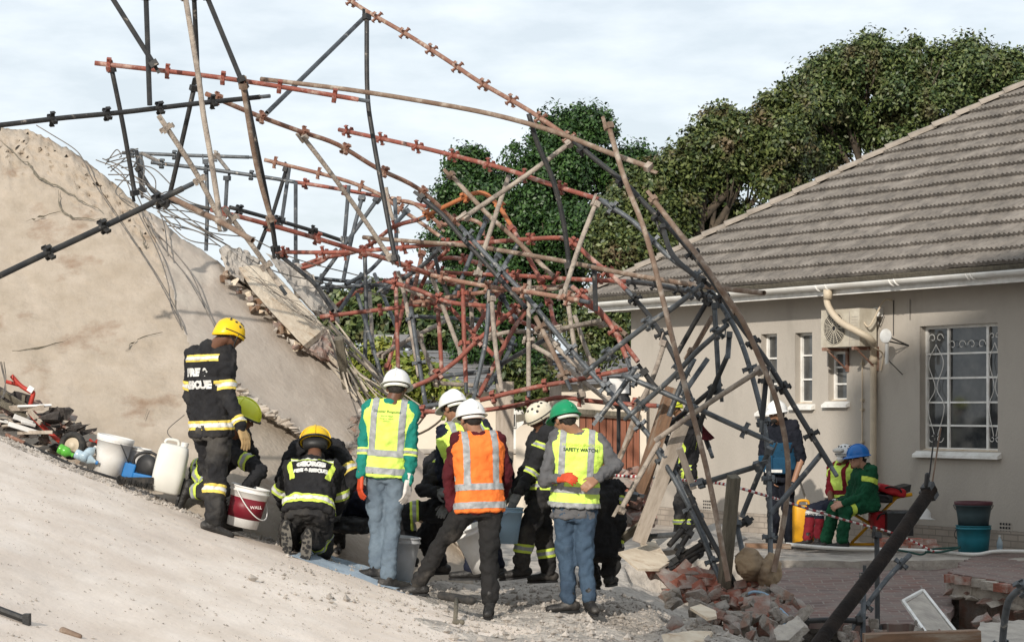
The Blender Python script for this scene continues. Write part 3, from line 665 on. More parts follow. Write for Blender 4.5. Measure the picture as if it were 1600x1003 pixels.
tree('broadleaf_tree', 'tall dense dark green tree rising behind the scaffold tangle', [(870, 205, 38, 38), (922, 205, 30, 38), (845, 265, 55, 38), (905, 270, 60, 38), (960, 270, 48, 38.5), (1000, 262, 30, 38.5), (730, 262, 24, 38), (715, 320, 44, 38), (760, 300, 40, 38), (800, 340, 55, 37.5), (860, 350, 60, 37), (700, 370, 35, 38), (950, 340, 50, 38.5), (740, 400, 50, 38), (810, 410, 45, 37.5), (880, 425, 35, 38), (720, 455, 40, 38), (780, 480, 48, 38), (800, 540, 45, 38), (760, 540, 40, 38), (850, 470, 35, 38)], 220000, .088, M['lf1'], (gp(840, 38), P(850, 330, 38), .22), .30, 3)
tree('flowering_tree', 'olive green tree flecked with brown seed heads behind the roof hip', [(985, 330, 40, 35), (1010, 290, 40, 35), (960, 390, 38, 34.5), (1030, 350, 55, 35), (1080, 280, 48, 35), (1110, 230, 42, 35), (1135, 200, 32, 35), (1160, 260, 55, 35), (1200, 210, 50, 35), (1230, 175, 38, 35), (1200, 280, 45, 35.5), (1110, 330, 50, 36), (1240, 240, 40, 36), (1000, 400, 30, 35), (930, 520, 42, 34), (975, 500, 40, 34), (1010, 450, 38, 36)], 220000, .088, M['lf2'], (gp(1080, 35), P(1090, 300, 35), .22), .27, 5)
tree('spreading_tree', 'deep green tree topping the roof at the right edge of the photo', [(1275, 160, 48, 37), (1300, 125, 36, 37), (1340, 115, 40, 37), (1365, 88, 22, 37), (1400, 120, 45, 37), (1430, 95, 24, 37), (1460, 130, 48, 37), (1500, 90, 30, 37), (1530, 120, 42, 37), (1565, 100, 28, 37), (1590, 130, 36, 37), (1330, 190, 50, 37.5), (1400, 190, 50, 37.5), (1470, 190, 45, 37.5), (1275, 225, 45, 37.5), (1540, 170, 45, 37.5)], 220000, .088, M['lf3'], (gp(1380, 37.5), P(1380, 180, 37.5), .25), .28, 9)
tree('hedge_tree', 'dark conifer hedge seen low behind the fallen slab', [(545, 485, 38, 48), (580, 470, 32, 48), (600, 490, 34, 48), (525, 510, 32, 48), (660, 500, 34, 48), (700, 520, 32, 48), (630, 470, 26, 48)], 30000, .2, M['lf3'], (gp(580, 48), P(590, 500, 48), .2), .33, 11)
tree('garden_shrub', 'yellow green shrub below the scaffold between the roofs', [(565, 570, 22, 30), (600, 560, 24, 30), (635, 575, 24, 30), (665, 600, 22, 30), (690, 610, 20, 30), (610, 610, 28, 30), (720, 630, 16, 30), (570, 620, 20, 30)], 8000, .12, M['lf4'], (gp(620, 30), P(620, 590, 30), .05), .2, 13, cat='shrub')
tree('low_bush', 'small leafy bush beside the white outbuilding', [(800, 585, 20, 31), (820, 610, 22, 31), (840, 630, 16, 31), (845, 600, 14, 31)], 7000, .12, M['lf2'], (gp(820, 31), P(820, 610, 31), .05), .2, 15, cat='shrub')
# fan palm frond tip above hip
pr = thing('palm_crown', 'spiky palm leaves poking above the roof hip', 'palm', gp(1110, 33)); g = G(); c = P(1105, 392, 33)
for k in range(26):
    a = math.pi * (k + .5) / 26; d = Vector((math.cos(a), R.uniform(-.5, .5), math.sin(a) * .75)); L = R.uniform(.35, .5); g.add([c, c + d * L * .5 + Vector((-d.z * .018, 0, d.x * .018)), c + d * L, c + d * L * .5 - Vector((-d.z * .018, 0, d.x * .018))], [(0, 1, 2, 3)])
g.make('frond', M['lf1'], pr); g = G(); g.tube([gp(1105, 33), c], .06, 8); g.make('trunk', M['bark'], pr)
# ---------------------------------------------------------------- far buildings
M['sheet'] = mat('grey roof sheet', (.20, .20, .205), (.15, .15, .155), 3, .8, .2, 30)
def bld(name, label, px0, px1, pyt, pyr, Y, d, wm, rm, cat='house', wins=()):
    b = thing(name, label, cat, gp((px0 + px1) / 2, Y)); x0, x1 = P(px0, 0, Y).x, P(px1, 0, Y).x; zt = P(0, pyt, Y).z; zr = P(0, pyr, Y).z
    g = G(); g.box(((x0 + x1) / 2, Y + d / 2, zt / 2), x1 - x0, d, zt); g.make('wall', wm, b)
    g = G(); g.prism([(x0 - .2, Y - .3, zt), (x0 - .2, Y + d / 2, zr), (x0 - .2, Y + d + .3, zt)], (x1 - x0 + .4, 0, 0)); o = g.make('roof', rm, b)
    g = G()
    for k in range(8): z0 = zt + (zr - zt) * (k + .5) / 8; yy = Y - .3 + (d / 2 + .3) * (k + .5) / 8; g.box(((x0 + x1) / 2, yy - .01, z0 + .01), x1 - x0 + .4, .05, .02)
    g.make('roof_course', rm, b)
    for (a, c_, t_, bt) in wins:
        p0 = P(a, t_, Y - .02); p1 = P(c_, bt, Y - .02); g = G(); g.box(((p0.x + p1.x) / 2, Y - .01, (p0.z + p1.z) / 2), p1.x - p0.x, .06, p0.z - p1.z); w = g.make('window', M['white'], b)
        g = G(); g.box(((p0.x + p1.x) / 2, Y - .045, (p0.z + p1.z) / 2), (p1.x - p0.x) * .8, .02, (p0.z - p1.z) * .8); g.make('pane', M['glass'], w)
    return b
bld('distant_house', 'grey hut with dark windows between the dark hedge trees', 583, 618, 535, 518, 44, 4, M['sheet'], M['sheet'], wins=[(588, 596, 525, 533), (604, 614, 525, 533)])
bld('roofed_house', 'low house with a long grey sheet roof behind the scaffold', 540, 780, 612, 540, 36, 6, M['wallb'], M['sheet'], wins=[(650, 680, 615, 640)])
bld('tiled_house', 'low house with a grey tiled roof behind the garage', 815, 1000, 600, 545, 37, 6, M['wallb'], M['sheet'])
bld('white_outbuilding', 'white outbuilding with a small window behind the wooden props', 782, 838, 625, 618, 33, 3, M['white'], M['sheet'], 'outbuilding', wins=[(793, 806, 645, 668)])
bw = thing('boundary_wall', 'long pale boundary wall behind the rescuers', 'wall', gp(700, 30)); g = G(); g.box((P(690, 0, 29.8).x, 29.8, .45), 3.2, .2, 1.1); g.make('wall_panel', M['wallb'], bw)
g = G(); g.box((P(690, 0, 29.8).x, 29.8, 1.03), 3.3, .28, .06); g.make('coping', M['conc'], bw)

# unseen block added behind the camera to shade yard and right of house
sb_ = thing('shade_block', 'tall plain unseen block added behind the camera to cast shade', 'shade blocker', (4, -8, 0))
g = G(); g.box((6.35, -9, 8.65), 24.0, 6, 17.3); g.make('wall', M['wallb'], sb_)
for i in range(8):
    for j in range(5):
        g = G(); g.box((-3.5 + i * 2.8, -5.985, 2 + j * 3.2), 1.3, .03, 1.5); g.make('window', M['glass'], sb_)  # window dressing on the added shade block
# ---------------------------------------------------------------- scaffold wreck
MC = {'g': 'galv', 'd': 'galvd', 'r': 'red', 'u': 'rust', 'b': 'brown', 'm': 'mort', 'o': 'orange'}
def cplmesh(mt):
    g = G()
    for a in (0, math.pi / 2):
        Mx = Matrix.Rotation(a, 3, 'Z')
        for s in (-1, 1):
            g.box(Mx @ Vector((s * .042, 0, 0)), .045, .010, .036, Mx); g.box(Mx @ Vector((s * .062, 0, .004)), .008, .030, .040, Mx)
            g.box(Mx @ Vector((s * .042, .010, .012)), .035, .009, .010, Mx)
    g.tube([(0, 0, -.016), (0, 0, .016)], .0285, 8)
    me = bpy.data.meshes.new('coupler'); me.from_pydata([tuple(v) for v in g.V], [], g.F); me.update(); me.materials.append(M[mt]); return me
CPL = {}
CNAME = {'g': 'grey', 'd': 'dark', 'r': 'red', 'u': 'rusty', 'b': 'brown', 'm': 'mortar crusted', 'o': 'orange'}
frames = {
 'U': thing('collapsed_scaffold', 'upper left part of the collapsed scaffold above the tilted slab', 'scaffold', P(330, 400, 19)),
 'F': thing('collapsed_scaffold', 'long curved outer arch of red and dark tubes sweeping down to the right', 'scaffold', P(1120, 900, 15.6)),
 'C': thing('collapsed_scaffold', 'dense red and grey tangle of bent scaffold tubes behind the white helmets', 'scaffold', P(720, 640, 20)),
 'D': thing('collapsed_scaffold', 'thin far ladder of grey and rusty tubes over the reinforcing bars', 'scaffold', P(440, 420, 24)),
 'K': thing('collapsed_scaffold', 'crossed grey tubes propped in front of the bungalow wall', 'scaffold', P(1100, 800, 17))}
for k, f in frames.items():
    if k != 'U': pass
POLES = """
U N d 17,17|172,-8 242,103
U N d 17,17|228,-8 234,165
U N m 16,15.8|289,-8 310,120 318,180 330,250 345,348
U N d 18,18.4|303,-8 307,75 309,130
U N d 18.2,18.6|304,135 265,305 258,322
U N d 17.3,17.3|322,-8 378,128
U N b 17.3,17.8|379,132 400,255 424,345
U N d 17.5,18|382,135 406,255 424,345 431,392
U S r 17.5,17.8|148,99 315,118 400,130 475,142 560,156
U S d 16.2,17.6|-30,199 0,196 95,185 190,176 300,163 406,152
U N d 18.5,18.8|174,106 193,200 211,305
U S m 16.5,16.9|248,181 306,270 345,345
U S m 17.2,17.5|350,325 395,385 437,446
U S u 18,20|322,147 400,180 467,205 527,226 589,263 655,296 717,352
U N g 20,18.2|570,27 417,177
U N m 18.5,19|473,214 505,255 560,330 611,405
U S r 18.2,20|330,328 379,340 476,367 565,394 615,408 696,436 739,443 802,454
U N b 15.8,15.2|262,306 300,325 345,347 395,376
F N b 18.5,16.5|408,124 540,140 650,157 750,175 823,193 883,212 949,238 1016,262
F S u 20.5,17.5|540,-4 573,18 637,55 698,94 750,129 826,173 897,221
F S d 17.4,15.5|897,221 931,250 976,286 1011,322 1059,370 1107,430 1152,501 1202,570 1250,650 1298,728
F N b 16.6,15.8|1019,310 1059,361 1092,402 1118,440 1150,490
F N b 15.8,15.7|1119,441 1157,496 1187,560 1215,632 1231,720 1227,799 1209,893
F S r 20,17.6|530,203 650,229 750,254 794,266 859,288 937,312
F S g 17.5,16|940,314 991,348 1044,400 1098,441 1140,498 1167,560 1195,670 1202,760 1204,880
F N d 18.5,18.2|573,24 574,144 582,209 598,300 618,407
F N d 17.2,17.4|826,178 840,225 864,282 880,345 890,418
F N m 17.5,17.6|892,223 820,276 725,340
F S g 18,16.2|719,354 766,405 824,465 871,522 920,578 986,648 1040,715 1085,800 1122,905
F N d 18.3,17.8|656,308 690,335 722,372 765,418 822,482
F N b 16.2,15.4|950,194 976,280 1012,376 1056,550 1104,732 1138,908
F N m 17.5,17.3|932,316 905,385 880,462
F N b 20,16|568,371 650,378 739,385 833,400 889,410 979,428 1098,447 1194,458
F S u 17.5,17|802,452 873,464 907,470
F N d 16.6,16|1035,355 1052,400 1098,441
C S r 20.5,18|430,394 536,394 650,385 694,381 757,379 809,375 876,372 900,383 922,403 961,435 979,453
C S d 18,16.8|981,455 1015,495 1050,551 1075,610 1108,700
C N m 18.6,18.4|795,275 757,389 746,430
C N b 19,18.5|703,272 760,333 802,371 865,432
C S o 20,19.2|655,343 708,317 750,301 777,320 800,355
C N r 19.2,18.8|800,355 820,392 847,441
C S r 22,20|446,425 500,405 565,390 615,355 655,343
C N u 21,21|690,353 723,342 751,350 755,368
C N u 22,22|620,313 650,320 690,353
C S r 22,20.5|511,490 560,455 650,425 699,403 762,414
C S r 20,20|500,495 585,485 682,473
C S u 19.6,19|646,473 706,464 796,452 880,448
C N g 21,21|570,395 572,480 570,571
C N g 21.5,21|567,430 529,488
C N m 22,21|577,448 583,551
C N g 21,20.5|558,459 582,540 599,596
C N g 22,21.5|585,428 621,515
C N r 20.5,20|618,425 620,500 622,576
C N r 21,20.5|639,430 625,500 605,576
C N m 20,19.5|622,425 635,475 655,589
C S g 19.5,19|642,480 652,550 665,632
C N m 20,19.5|655,526 677,585
C N m 21,20|695,502 640,530 594,556
C N g 22,22|635,494 769,500
C N m 19.6,19.2|672,425 700,500 722,558
C S r 20,19.6|690,468 713,491 742,524 772,556
C S r 21,20.6|724,466 769,486 800,497 844,515
C S r 19.2,19|723,440 725,520 728,598
C N m 20,20|736,475 739,529
C S r 19,18.6|820,470 800,487 747,531 715,562 673,592 637,607
C N g 18.8,18.4|765,460 758,538 740,616
C N r 20,20|788,430 778,495
C N m 18.6,18.3|768,465 774,540 784,612
C N r 19.6,19|824,484 800,518 765,585 747,620
C N g 19.4,19|641,605 686,589 765,580
C N m 19.6,19.4|680,598 751,603
C N g 18.8,18.5|638,639 690,631 740,627
C S r 18.2,18|750,625 826,607 885,596 981,577
C S r 18.6,18.2|640,643 750,641 824,630 876,621 912,625 961,630 1026,634
C S r 20,18.4|674,425 757,429 829,432 889,436 981,440
C S d 18.2,16.6|981,440 1030,446 1107,463
C N d 20,19.6|676,385 686,425 703,468
C N g 20,19.6|762,340 742,385 720,440 704,470
C S r 19.6,19.2|600,438 650,452 702,472 760,478
C N u 20,19.4|618,411 680,432 720,442
C N m 20,19.6|622,446 660,462 692,475
C S u 19.2,18.8|674,430 730,442 790,452 826,457
C N b 19,18.6|831,450 862,452 885,445
C S m 18.8,18.4|827,437 826,520 826,605
C S b 17.6,17.4|836,494 862,545 885,594
C N m 17.8,17.6|866,538 890,562 918,585
C N m 18.4,18.2|887,470 898,545 909,620
C N m 19,18.8|898,493 912,535 925,569
C S r 18.2,17.8|894,448 936,484 962,520 979,560
C N r 18.3,18|907,470 941,493 974,535 997,565
C N b 18.6,18.2|889,457 934,486 979,524
C N m 18.4,18.2|871,515 941,500
C N m 18.5,18.3|868,520 905,508 943,505
C N d 17.8,17.8|928,412 931,486
C N m 18.6,17.8|833,540 870,562 907,592 952,628
C N g 19.4,18.8|779,571 851,531
C N m 19.6,19.4|763,526 802,518 850,520
C N r 19.8,19.6|858,470 867,512
C N g 20,19.8|784,464 808,500
C N r 20,19.6|800,430 770,470 740,520
C N r 20.4,20|648,470 672,420 700,390
C N g 20.2,19.6|600,455 660,415 690,385
C N g 20,19.6|780,400 745,450 735,475
C N g 20,19.7|812,378 785,420 770,450
C N u 20.4,20|660,395 650,440 640,480
C N r 20,19.6|684,480 688,540 690,580
C N u 20.2,19.8|700,430 740,470 790,540
C S g 20,19.5|803,527 790,560 765,600
D S d 21.5,22.5|359,324 424,342 489,361 537,377
D S u 22,22|413,250 458,261 521,277 561,290 597,306 616,320 654,346 687,369
D S g 22.5,22.5|236,254 320,264 413,277 462,285
D S r 22.5,22|462,285 514,293 597,308 667,323
D S g 24,24|191,239 290,243 389,246
D N d 22,22|213,235 222,300
D N g 22.3,22.3|462,284 462,412
D N d 22.5,22.5|448,263 424,342
D N g 22.5,22.5|452,262 440,346
D N d 22,22|418,352 403,390
D N g 22,22|545,290 538,376
D N g 22,21.5|566,308 550,370 536,440
D N g 22,21.5|590,311 548,370 494,445
D N m 22,22|603,293 610,330 622,365
D N g 21.5,21|617,311 619,360 619,407
D N g 22.5,22.5|355,276 352,330
D N g 23,23|220,243 224,300
D N m 23,22.5|222,240 252,255
D N m 23,22.5|338,243 358,268
D N g 22.5,22.5|322,250 324,320 322,392
D S g 22,22|485,434 525,438 559,441
D S g 21.5,21|498,450 597,445 680,440
D S r 21.6,21.4|448,428 500,410 516,398
D N d 20.5,19.8|436,398 470,425 495,448 520,486
D N g 21,20.8|636,330 616,352
D N d 22,22|215,262 246,305 300,322 358,330
D N g 21.5,21|600,400 575,425 540,445
K S g 15.8,16.6|1098,445 1050,482 1010,508 955,550 925,574
K S g 15.9,16.6|1137,507 1089,549 1050,590 988,645
K N d 16.8,17|1107,468 1085,505 1059,551
K N b 17,17.2|1113,495 1080,553
K N g 16.8,16.8|1116,474 1121,560 1124,616
K N g 16.4,16.4|1140,519 1137,560
K N d 16.6,17|1137,555 1107,624 1076,708 1020,783 1004,840
K N g 17,17|1106,560 1066,618
K N d 16.8,17|1116,606 1075,640 1040,668
K N m 16,16.4|1189,577 1107,630 1024,688
K S g 16.5,16.2|972,585 1050,619 1120,652 1191,684
K N d 16.8,16.8|1004,578 1020,600 1033,612
K N g 17,17|992,576 965,615 934,655
K N m 17,17|1039,533 1020,590 996,640 975,700 962,732
K N b 17,17|1000,632 985,680 950,745
K N m 16.6,16.4|1030,690 990,760 968,800
K N g 15.9,15.7|1092,756 1187,727
K N g 15.8,16|1203,700 1182,750 1159,807
K S d 15.9,15.9|1199,572 1191,656
K N g 15.6,15.6|1283,709 1245,755 1205,801
K S g 16.6,16|1024,700 1060,760 1090,820 1125,905
K N d 16.3,15.9|1072,760 1100,820 1150,915
K N g 16.6,16.6|1024,763 1008,839
K N g 16.2,16|1150,815 1165,885
K N g 16.4,16.4|1085,560 1065,600 1045,650
"""
def place_cpl(root_pole, c, t, r0, cc):
    if cc not in CPL: CPL[cc] = cplmesh(MC[cc])
    o = bpy.data.objects.new('coupler', CPL[cc]); C.objects.link(o)
    o.rotation_euler = (t.to_track_quat('Z', 'Y').to_matrix() @ Matrix.Rotation(r0, 3, 'Z')).to_euler(); o.location = c
    adopt(o, root_pole)
NP = 0
def pole(fr, kind, cc, Y0, Y1, pts, rad=.0222, name=None, spacing=.5):
    n = len(pts); ds = [0]
    for a, b in zip(pts[:-1], pts[1:]): ds.append(ds[-1] + math.hypot(a[0] - b[0], a[1] - b[1]))
    W3 = [P(p[0], p[1], Y0 + (Y1 - Y0) * d / ds[-1]) for p, d in zip(pts, ds)]
    sl = smoothline(W3, 5); g = G(); g.tube(sl, rad, 10, hollow=True)
    steep = abs(pts[-1][1] - pts[0][1]) > abs(pts[-1][0] - pts[0][0])
    nm = name or ('standard' if kind == 'S' else ('brace' if steep else 'ledger'))
    o = g.make(nm, M[MC[cc]], fr, True)
    if fr is not None: o['label'] = '%s scaffold tube' % CNAME[cc]
    L = [0]
    for a, b in zip(sl[:-1], sl[1:]): L.append(L[-1] + (b - a).length)
    def at(d):
        for i in range(len(sl) - 1):
            if L[i + 1] >= d: return sl[i].lerp(sl[i + 1], (d - L[i]) / max(1e-6, L[i + 1] - L[i])), (sl[i + 1] - sl[i]).normalized()
        return sl[-1], (sl[-1] - sl[-2]).normalized()
    r0 = R.uniform(.3, 1.2)
    if kind == 'S':
        d = .12
        while d < L[-1] - .05:
            c, t = at(d); place_cpl(o, c, t, r0 + R.uniform(-.25, .25), cc); d += spacing * R.uniform(.97, 1.03)
        g = G(); c, t = at(L[-1] - .0); g.tube([c - t * .05, c + t * .10], rad * .8, 8); g.make('spigot', M['galv'], o)
    else:
        for e, sg in ((sl[0], 1), (sl[-1], -1)):
            if R.random() < .6:
                t = (sl[1] - sl[0]).normalized() if sg == 1 else (sl[-2] - sl[-1]).normalized()
                g = G(); Mx = (t.to_track_quat('Z', 'Y').to_matrix() @ Matrix.Rotation(R.uniform(0, 3), 3, 'Z'))
                g.box(e + t * .02, .075, .05, .05, Mx); g.box(e - t * .01 + Mx @ Vector((.0, .035, 0)), .03, .012, .11, Mx); g.make('end_claw', M[MC[cc]], o)
    return o
for ln in POLES.strip().splitlines():
    h, q = ln.split('|'); f, kd, cc, ys = h.split(); y0, y1 = map(float, ys.split(','))
    pts = [tuple(map(float, s.split(','))) for s in q.split()]
    pole(frames[f], kd, cc, y0, y1, pts)
    NP += 1
print('poles', NP)
# loose tubes, each its own thing
def loose(label, cc, Y0, Y1, pts, cat='scaffold tube', rad=.0235, kind='N', group=None, name='scaffold_tube'):
    o = pole(None, kind, cc, Y0, Y1, pts, rad, name); tagit(o, label, cat, group); return o
loose('dark tube with four couplers lying diagonally across the tilted slab', 'd', 14.2, 15.2, [(-40, 450), (60, 402), (150, 360), (285, 295)], kind='S')
loose('big blurred dark open ended pipe slanting up in the right foreground', 'd', 7.9, 9.1, [(1228, 1075), (1290, 990), (1340, 925), (1390, 858), (1455, 764)], 'steel pipe', .031).data.materials[0] = M['pipedk']
loose('short upright dark tube standing in the broken paving', 'd', 17.6, 17.4, [(1370, 832), (1371, 985)])
loose('grey tube with a coupler leaning right in the broken paving', 'g', 17.3, 17, [(1422, 866), (1385, 905), (1345, 958), (1335, 975)], kind='S')
loose('upright grey tube at the foot of the leaning one', 'g', 17, 17, [(1350, 895), (1348, 1000)])
loose('horizontal dark tube lying at the near edge of the sunken paving', 'd', 16.9, 17, [(1255, 970), (1300, 968), (1345, 970)])
loose('bent blue grey tube hooking down at the far right edge', 'g', 12.8, 13.2, [(1620, 905), (1582, 930), (1571, 960), (1564, 1030)], kind='S')
loose('fat dark tube end poking out of the brick rubble under the props', 'g', 16.8, 16.4, [(1010, 838), (1060, 834), (1066, 830)], group='tube stubs in the brick rubble')
for a in ([(1045, 852), (1072, 822)], [(1060, 860), (1078, 830)], [(1045, 884), (1110, 852)], [(1050, 878), (1102, 846)], [(1066, 888), (1096, 862)], [(1140, 830), (1170, 812)]):
    loose('short dark tube stub sticking out of the brick rubble beside the props', 'd', 16.3, 16.4, a, group='dark tube stubs beside the props')
loose('galvanised tube poking left to right over the loose bricks', 'g', 17.6, 17.6, [(962, 768), (995, 776)])
# timber props and planks
def plank(label, a, b, w, th, mt, cat='plank', name='plank', tw=0):
    a = P(*a); b = P(*b); t = (b - a); L = t.length; t.normalize(); sd = t.cross(Vector((0, 1, 0))).normalized(); nn = sd.cross(t); Mx = Matrix((sd, nn, t)).transposed() @ Matrix.Rotation(tw, 3, 'Z')
    g = G(); g.box((0, 0, 0), w, th, L); bm = bmesh.new()
    vs = [bm.verts.new(v) for v in g.V]; [bm.faces.new([vs[i] for i in f]) for f in g.F]
    bmesh.ops.bevel(bm, geom=bm.edges[:], offset=.004, segments=1); me = bpy.data.meshes.new(name); bm.to_mesh(me); bm.free(); me.materials.append(mt)
    o = bpy.data.objects.new(name, me); C.objects.link(o); o.location = (a + b) / 2; o.rotation_euler = Mx.to_euler(); return tagit(o, label, cat)
plank('brown square timber prop leaning in the scaffold tangle', (1043, 606, 16.9), (1008, 770, 16.7), .11, .09, M['wood'], 'timber prop', 'timber_prop', .3)
plank('wide pale whitewashed board leaning beside the brown prop', (1062, 662, 16.6), (1002, 848, 16.4), .12, .03, M['woodp'], tw=.4)
plank('short pale batten propped against the person behind the scaffold', (1060, 700, 16.3), (1085, 764, 16.2), .055, .04, M['woodp'], 'batten', 'batten')
plank('tall dark weathered timber beam standing in the rubble', (1122, 742, 15.9), (1156, 922, 15.6), .085, .08, M['wooddk'], 'timber beam', 'timber_beam', .3)
plank('thin dark board lying against the rubble left of the props', (975, 805, 17.0), (1010, 850, 16.6), .09, .025, M['wooddk'], tw=1)
plank('rough timber post standing behind the orange vest', (789, 596, 21), (788, 760, 21), .19, .17, M['woodp'], 'post', 'timber_post')
plank('shorter timber post behind the cream helmet', (868, 600, 22), (868, 720, 22), .13, .12, M['woodp'], 'post', 'timber_post')
plank('dark stump of wood jammed under the broken wall panel', (533, 530, 19.6), (538, 604, 19.3), .085, .08, M['wooddk'], 'timber stump', 'timber_stump')
plank('long brown board lying along the bottom edge at right', (1350, 1000, 13.6), (1530, 994, 13.6), .09, .12, M['wood'], tw=0)
b_ = plank('thin brown board lying on the yard beside the officer', (1165, 852, 21.8), (1235, 853, 21.8), .05, .16, M['wood'])
# pale board pieces on the heap
for lb, q in (('pale L shaped board lying on the rubble beside the crouching rescuer', [(966, 862, 16.3), (1002, 853, 16.7), (1000, 846, 16.8), (1022, 842, 17.1), (1047, 877, 16.3), (1030, 888, 16.0), (997, 888, 15.8)]),
              ('curved cream sheet fragment lying at the edge of the dusty heap', [(1078, 948, 14.9), (1095, 943, 15), (1118, 953, 14.9), (1120, 962, 14.7), (1105, 965, 14.6)])):
    pts = [P(*p) for p in q]; g = G(); g.prism(pts, (0, .0, -.02)); o = g.make('board', M['cream']); tagit(o, lb, 'board')
# reinforcing bars
rb = thing('rebar_tangle', 'wild tangle of thin reinforcing bars curling off the top edge of the slab', 'reinforcing bars', P(240, 320, 18.5))
bars = [[(160, 248), (200, 265), (230, 300), (255, 345), (262, 400)], [(165, 258), (182, 235), (190, 243), (186, 246)], [(172, 268), (195, 250), (207, 237)], [(168, 262), (205, 252), (240, 275), (243, 300)],
        [(170, 272), (210, 275), (250, 300), (290, 325), (330, 345)], [(180, 280), (230, 290), (280, 330), (340, 375)], [(165, 255), (215, 245), (226, 262), (222, 285)], [(200, 285), (250, 320), (320, 360), (400, 372)],
        [(215, 300), (265, 335), (282, 352), (276, 358)], [(220, 305), (280, 340), (360, 385)], [(230, 320), (300, 350), (350, 375)], [(245, 330), (270, 350), (283, 360)], [(240, 325), (330, 340), (450, 400), (560, 430)], [(255, 345), (330, 370), (420, 420), (500, 440), (610, 466)],
        [(205, 270), (180, 300), (205, 318)], [(175, 262), (205, 290), (225, 330)], [(190, 262), (235, 262), (270, 292)], [(250, 338), (300, 345), (350, 362)], [(262, 352), (310, 362), (345, 385)], [(165, 250), (196, 238), (215, 232)], [(210, 262), (218, 243), (208, 262)],
        [(235, 318), (262, 300), (300, 318), (345, 330)], [(248, 330), (290, 372), (340, 382)]]
for b in bars:
    g = G(); g.tube(smoothline([P(x + R.uniform(-1, 1), y + R.uniform(-1, 1), slabY(x, y) + .05 - .25 * i / len(b)) for i, (x, y) in enumerate(b)], 6), .0065, 5); g.make('rebar', M['wire'], rb)
for b in ([(57, 196), (80, 210), (115, 232), (130, 250), (150, 290), (190, 350), (240, 425), (275, 490), (283, 510)], [(150, 250), (190, 270), (215, 330), (245, 390), (262, 440), (268, 480), (285, 515)], [(222, 330), (250, 380), (290, 430), (325, 490), (340, 520)], [(225, 345), (265, 385), (300, 430), (320, 480), (330, 500)]):
    g = G(); g.tube(smoothline([slabpt(x, y, .08 + .1 * math.sin(3.14 * i / len(b))) for i, (x, y) in enumerate(b)], 6), .006, 5); g.make('rebar', M['wire'], rb)
# wires over the broken wall panel
wt = thing('wire_bundle', 'bundle of loose wires wrapped over the broken wall panel', 'wires', P(430, 480, 17.8))
for k in range(7):
    x = 355 + R.uniform(0, 60); y = 400 + (x - 355) * .8; pts = [P(x + 38 * i, y + 26 * i + R.uniform(-12, 12), slabY(x + 38 * i, y + 26 * i) - .5) for i in range(4)]
    g = G(); g.tube(smoothline(pts, 5), .004, 4); g.make('wire', M['wire'], wt)
st = thing('pale_straps', 'fan of pale straps and reeds trailing down right of the broken wall panel', 'straps', P(570, 600, 18))
for k in range(26):
    x0 = 512 + R.uniform(-4, 14); y0 = 500 + R.uniform(0, 70); x3 = 545 + k * 4.2 + R.uniform(-6, 6); y3 = 600 + R.uniform(-15, 55) + k
    pts = [P(x0, y0, 20.0), P(x0 + (x3 - x0) * .4 + R.uniform(-6, 6), y0 + (y3 - y0) * .35, 19.6), P(x0 + (x3 - x0) * .75, y0 + (y3 - y0) * .75 + R.uniform(-4, 4), 19.4), P(x3, y3, 19.3)]
    g = G(); g.tube(smoothline(pts, 4), R.choice((.006, .009, .013)), 4); g.make('strap', M['rope'] if k % 3 else M['wire'], st)
for nm, lb, a, b in (('pulley_wire', 'dark wire hanging to the end of the foreground pipe', (1460, 678, 9.0), (1452, 745, 9.0)), ('pulley_wire', 'second brownish wire rising from the end of the foreground pipe', (1470, 668, 9.05), (1457, 752, 9.05))):
    g = G(); g.tube([P(*a), P(*b)], .004, 5); o = g.make(nm, M['dark'] if 'dark' in lb else M['brown']); tagit(o, lb, 'wire')
    if 'dark' in lb:
        g = G(); g.cap(P(1449, 742, 9), P(1447, 758, 9), .012, .010); g.make('plug', M['dark'], o)
# ---------------------------------------------------------------- people
def fab(name, c1, c2=None, dust=None, dl=.52, dh=.75, rough=.85):
    return mat(name, c1, c2 or tuple(x * .7 for x in c1), 5, rough, .35, 90, col3=dust, sc3=3.5, lo3=dl, hi3=dh, spec=.25)
M['bunker'] = fab('black fire cloth', (.012, .012, .014), (.02, .02, .022), (.05, .047, .044), .54, .85)
M['bunkert'] = fab('dusty fire trousers', (.014, .014, .016), (.03, .029, .028), (.085, .078, .07), .46, .78)
M['skinD'] = mat('dark skin', (.14, .065, .038), (.11, .05, .03), 6, .5, .1, 60)
M['skinL'] = mat('light skin', (.48, .27, .19), (.42, .22, .15), 6, .5, .1, 60)
M['skinM'] = mat('tan skin', (.30, .16, .10), (.25, .13, .08), 6, .5, .1, 60)
M['hair'] = mat('dark hair', (.012, .010, .009), (.03, .025, .02), 60, .7, .6, 120)
M['lime'] = fab('lime vest', (.66, .88, .17), (.60, .82, .12))
M['hiv'] = fab('lime tape', (.55, .68, .10), (.48, .60, .09))
M['hivo'] = fab('orange vest cloth', (.85, .20, .04), (.78, .16, .03))
M['silver'] = mat('reflective tape', (.32, .33, .335), (.25, .26, .265), 30, .45, .2, 80)
M['silverw'] = mat('bright reflective tape', (.62, .62, .60), (.52, .52, .50), 30, .45, .2, 80)
M['gold'] = mat('yellow tape', (.72, .56, .10), (.6, .46, .1), 30, .6)
M['teal'] = fab('teal coverall', (.012, .20, .16), (.01, .16, .13))
M['navy'] = fab('navy cloth', (.010, .013, .028), (.015, .018, .03))
M['maroon'] = fab('maroon cloth', (.075, .008, .012), (.05, .006, .01))
M['greyk'] = fab('grey jersey', (.12, .12, .125), (.09, .09, .095))
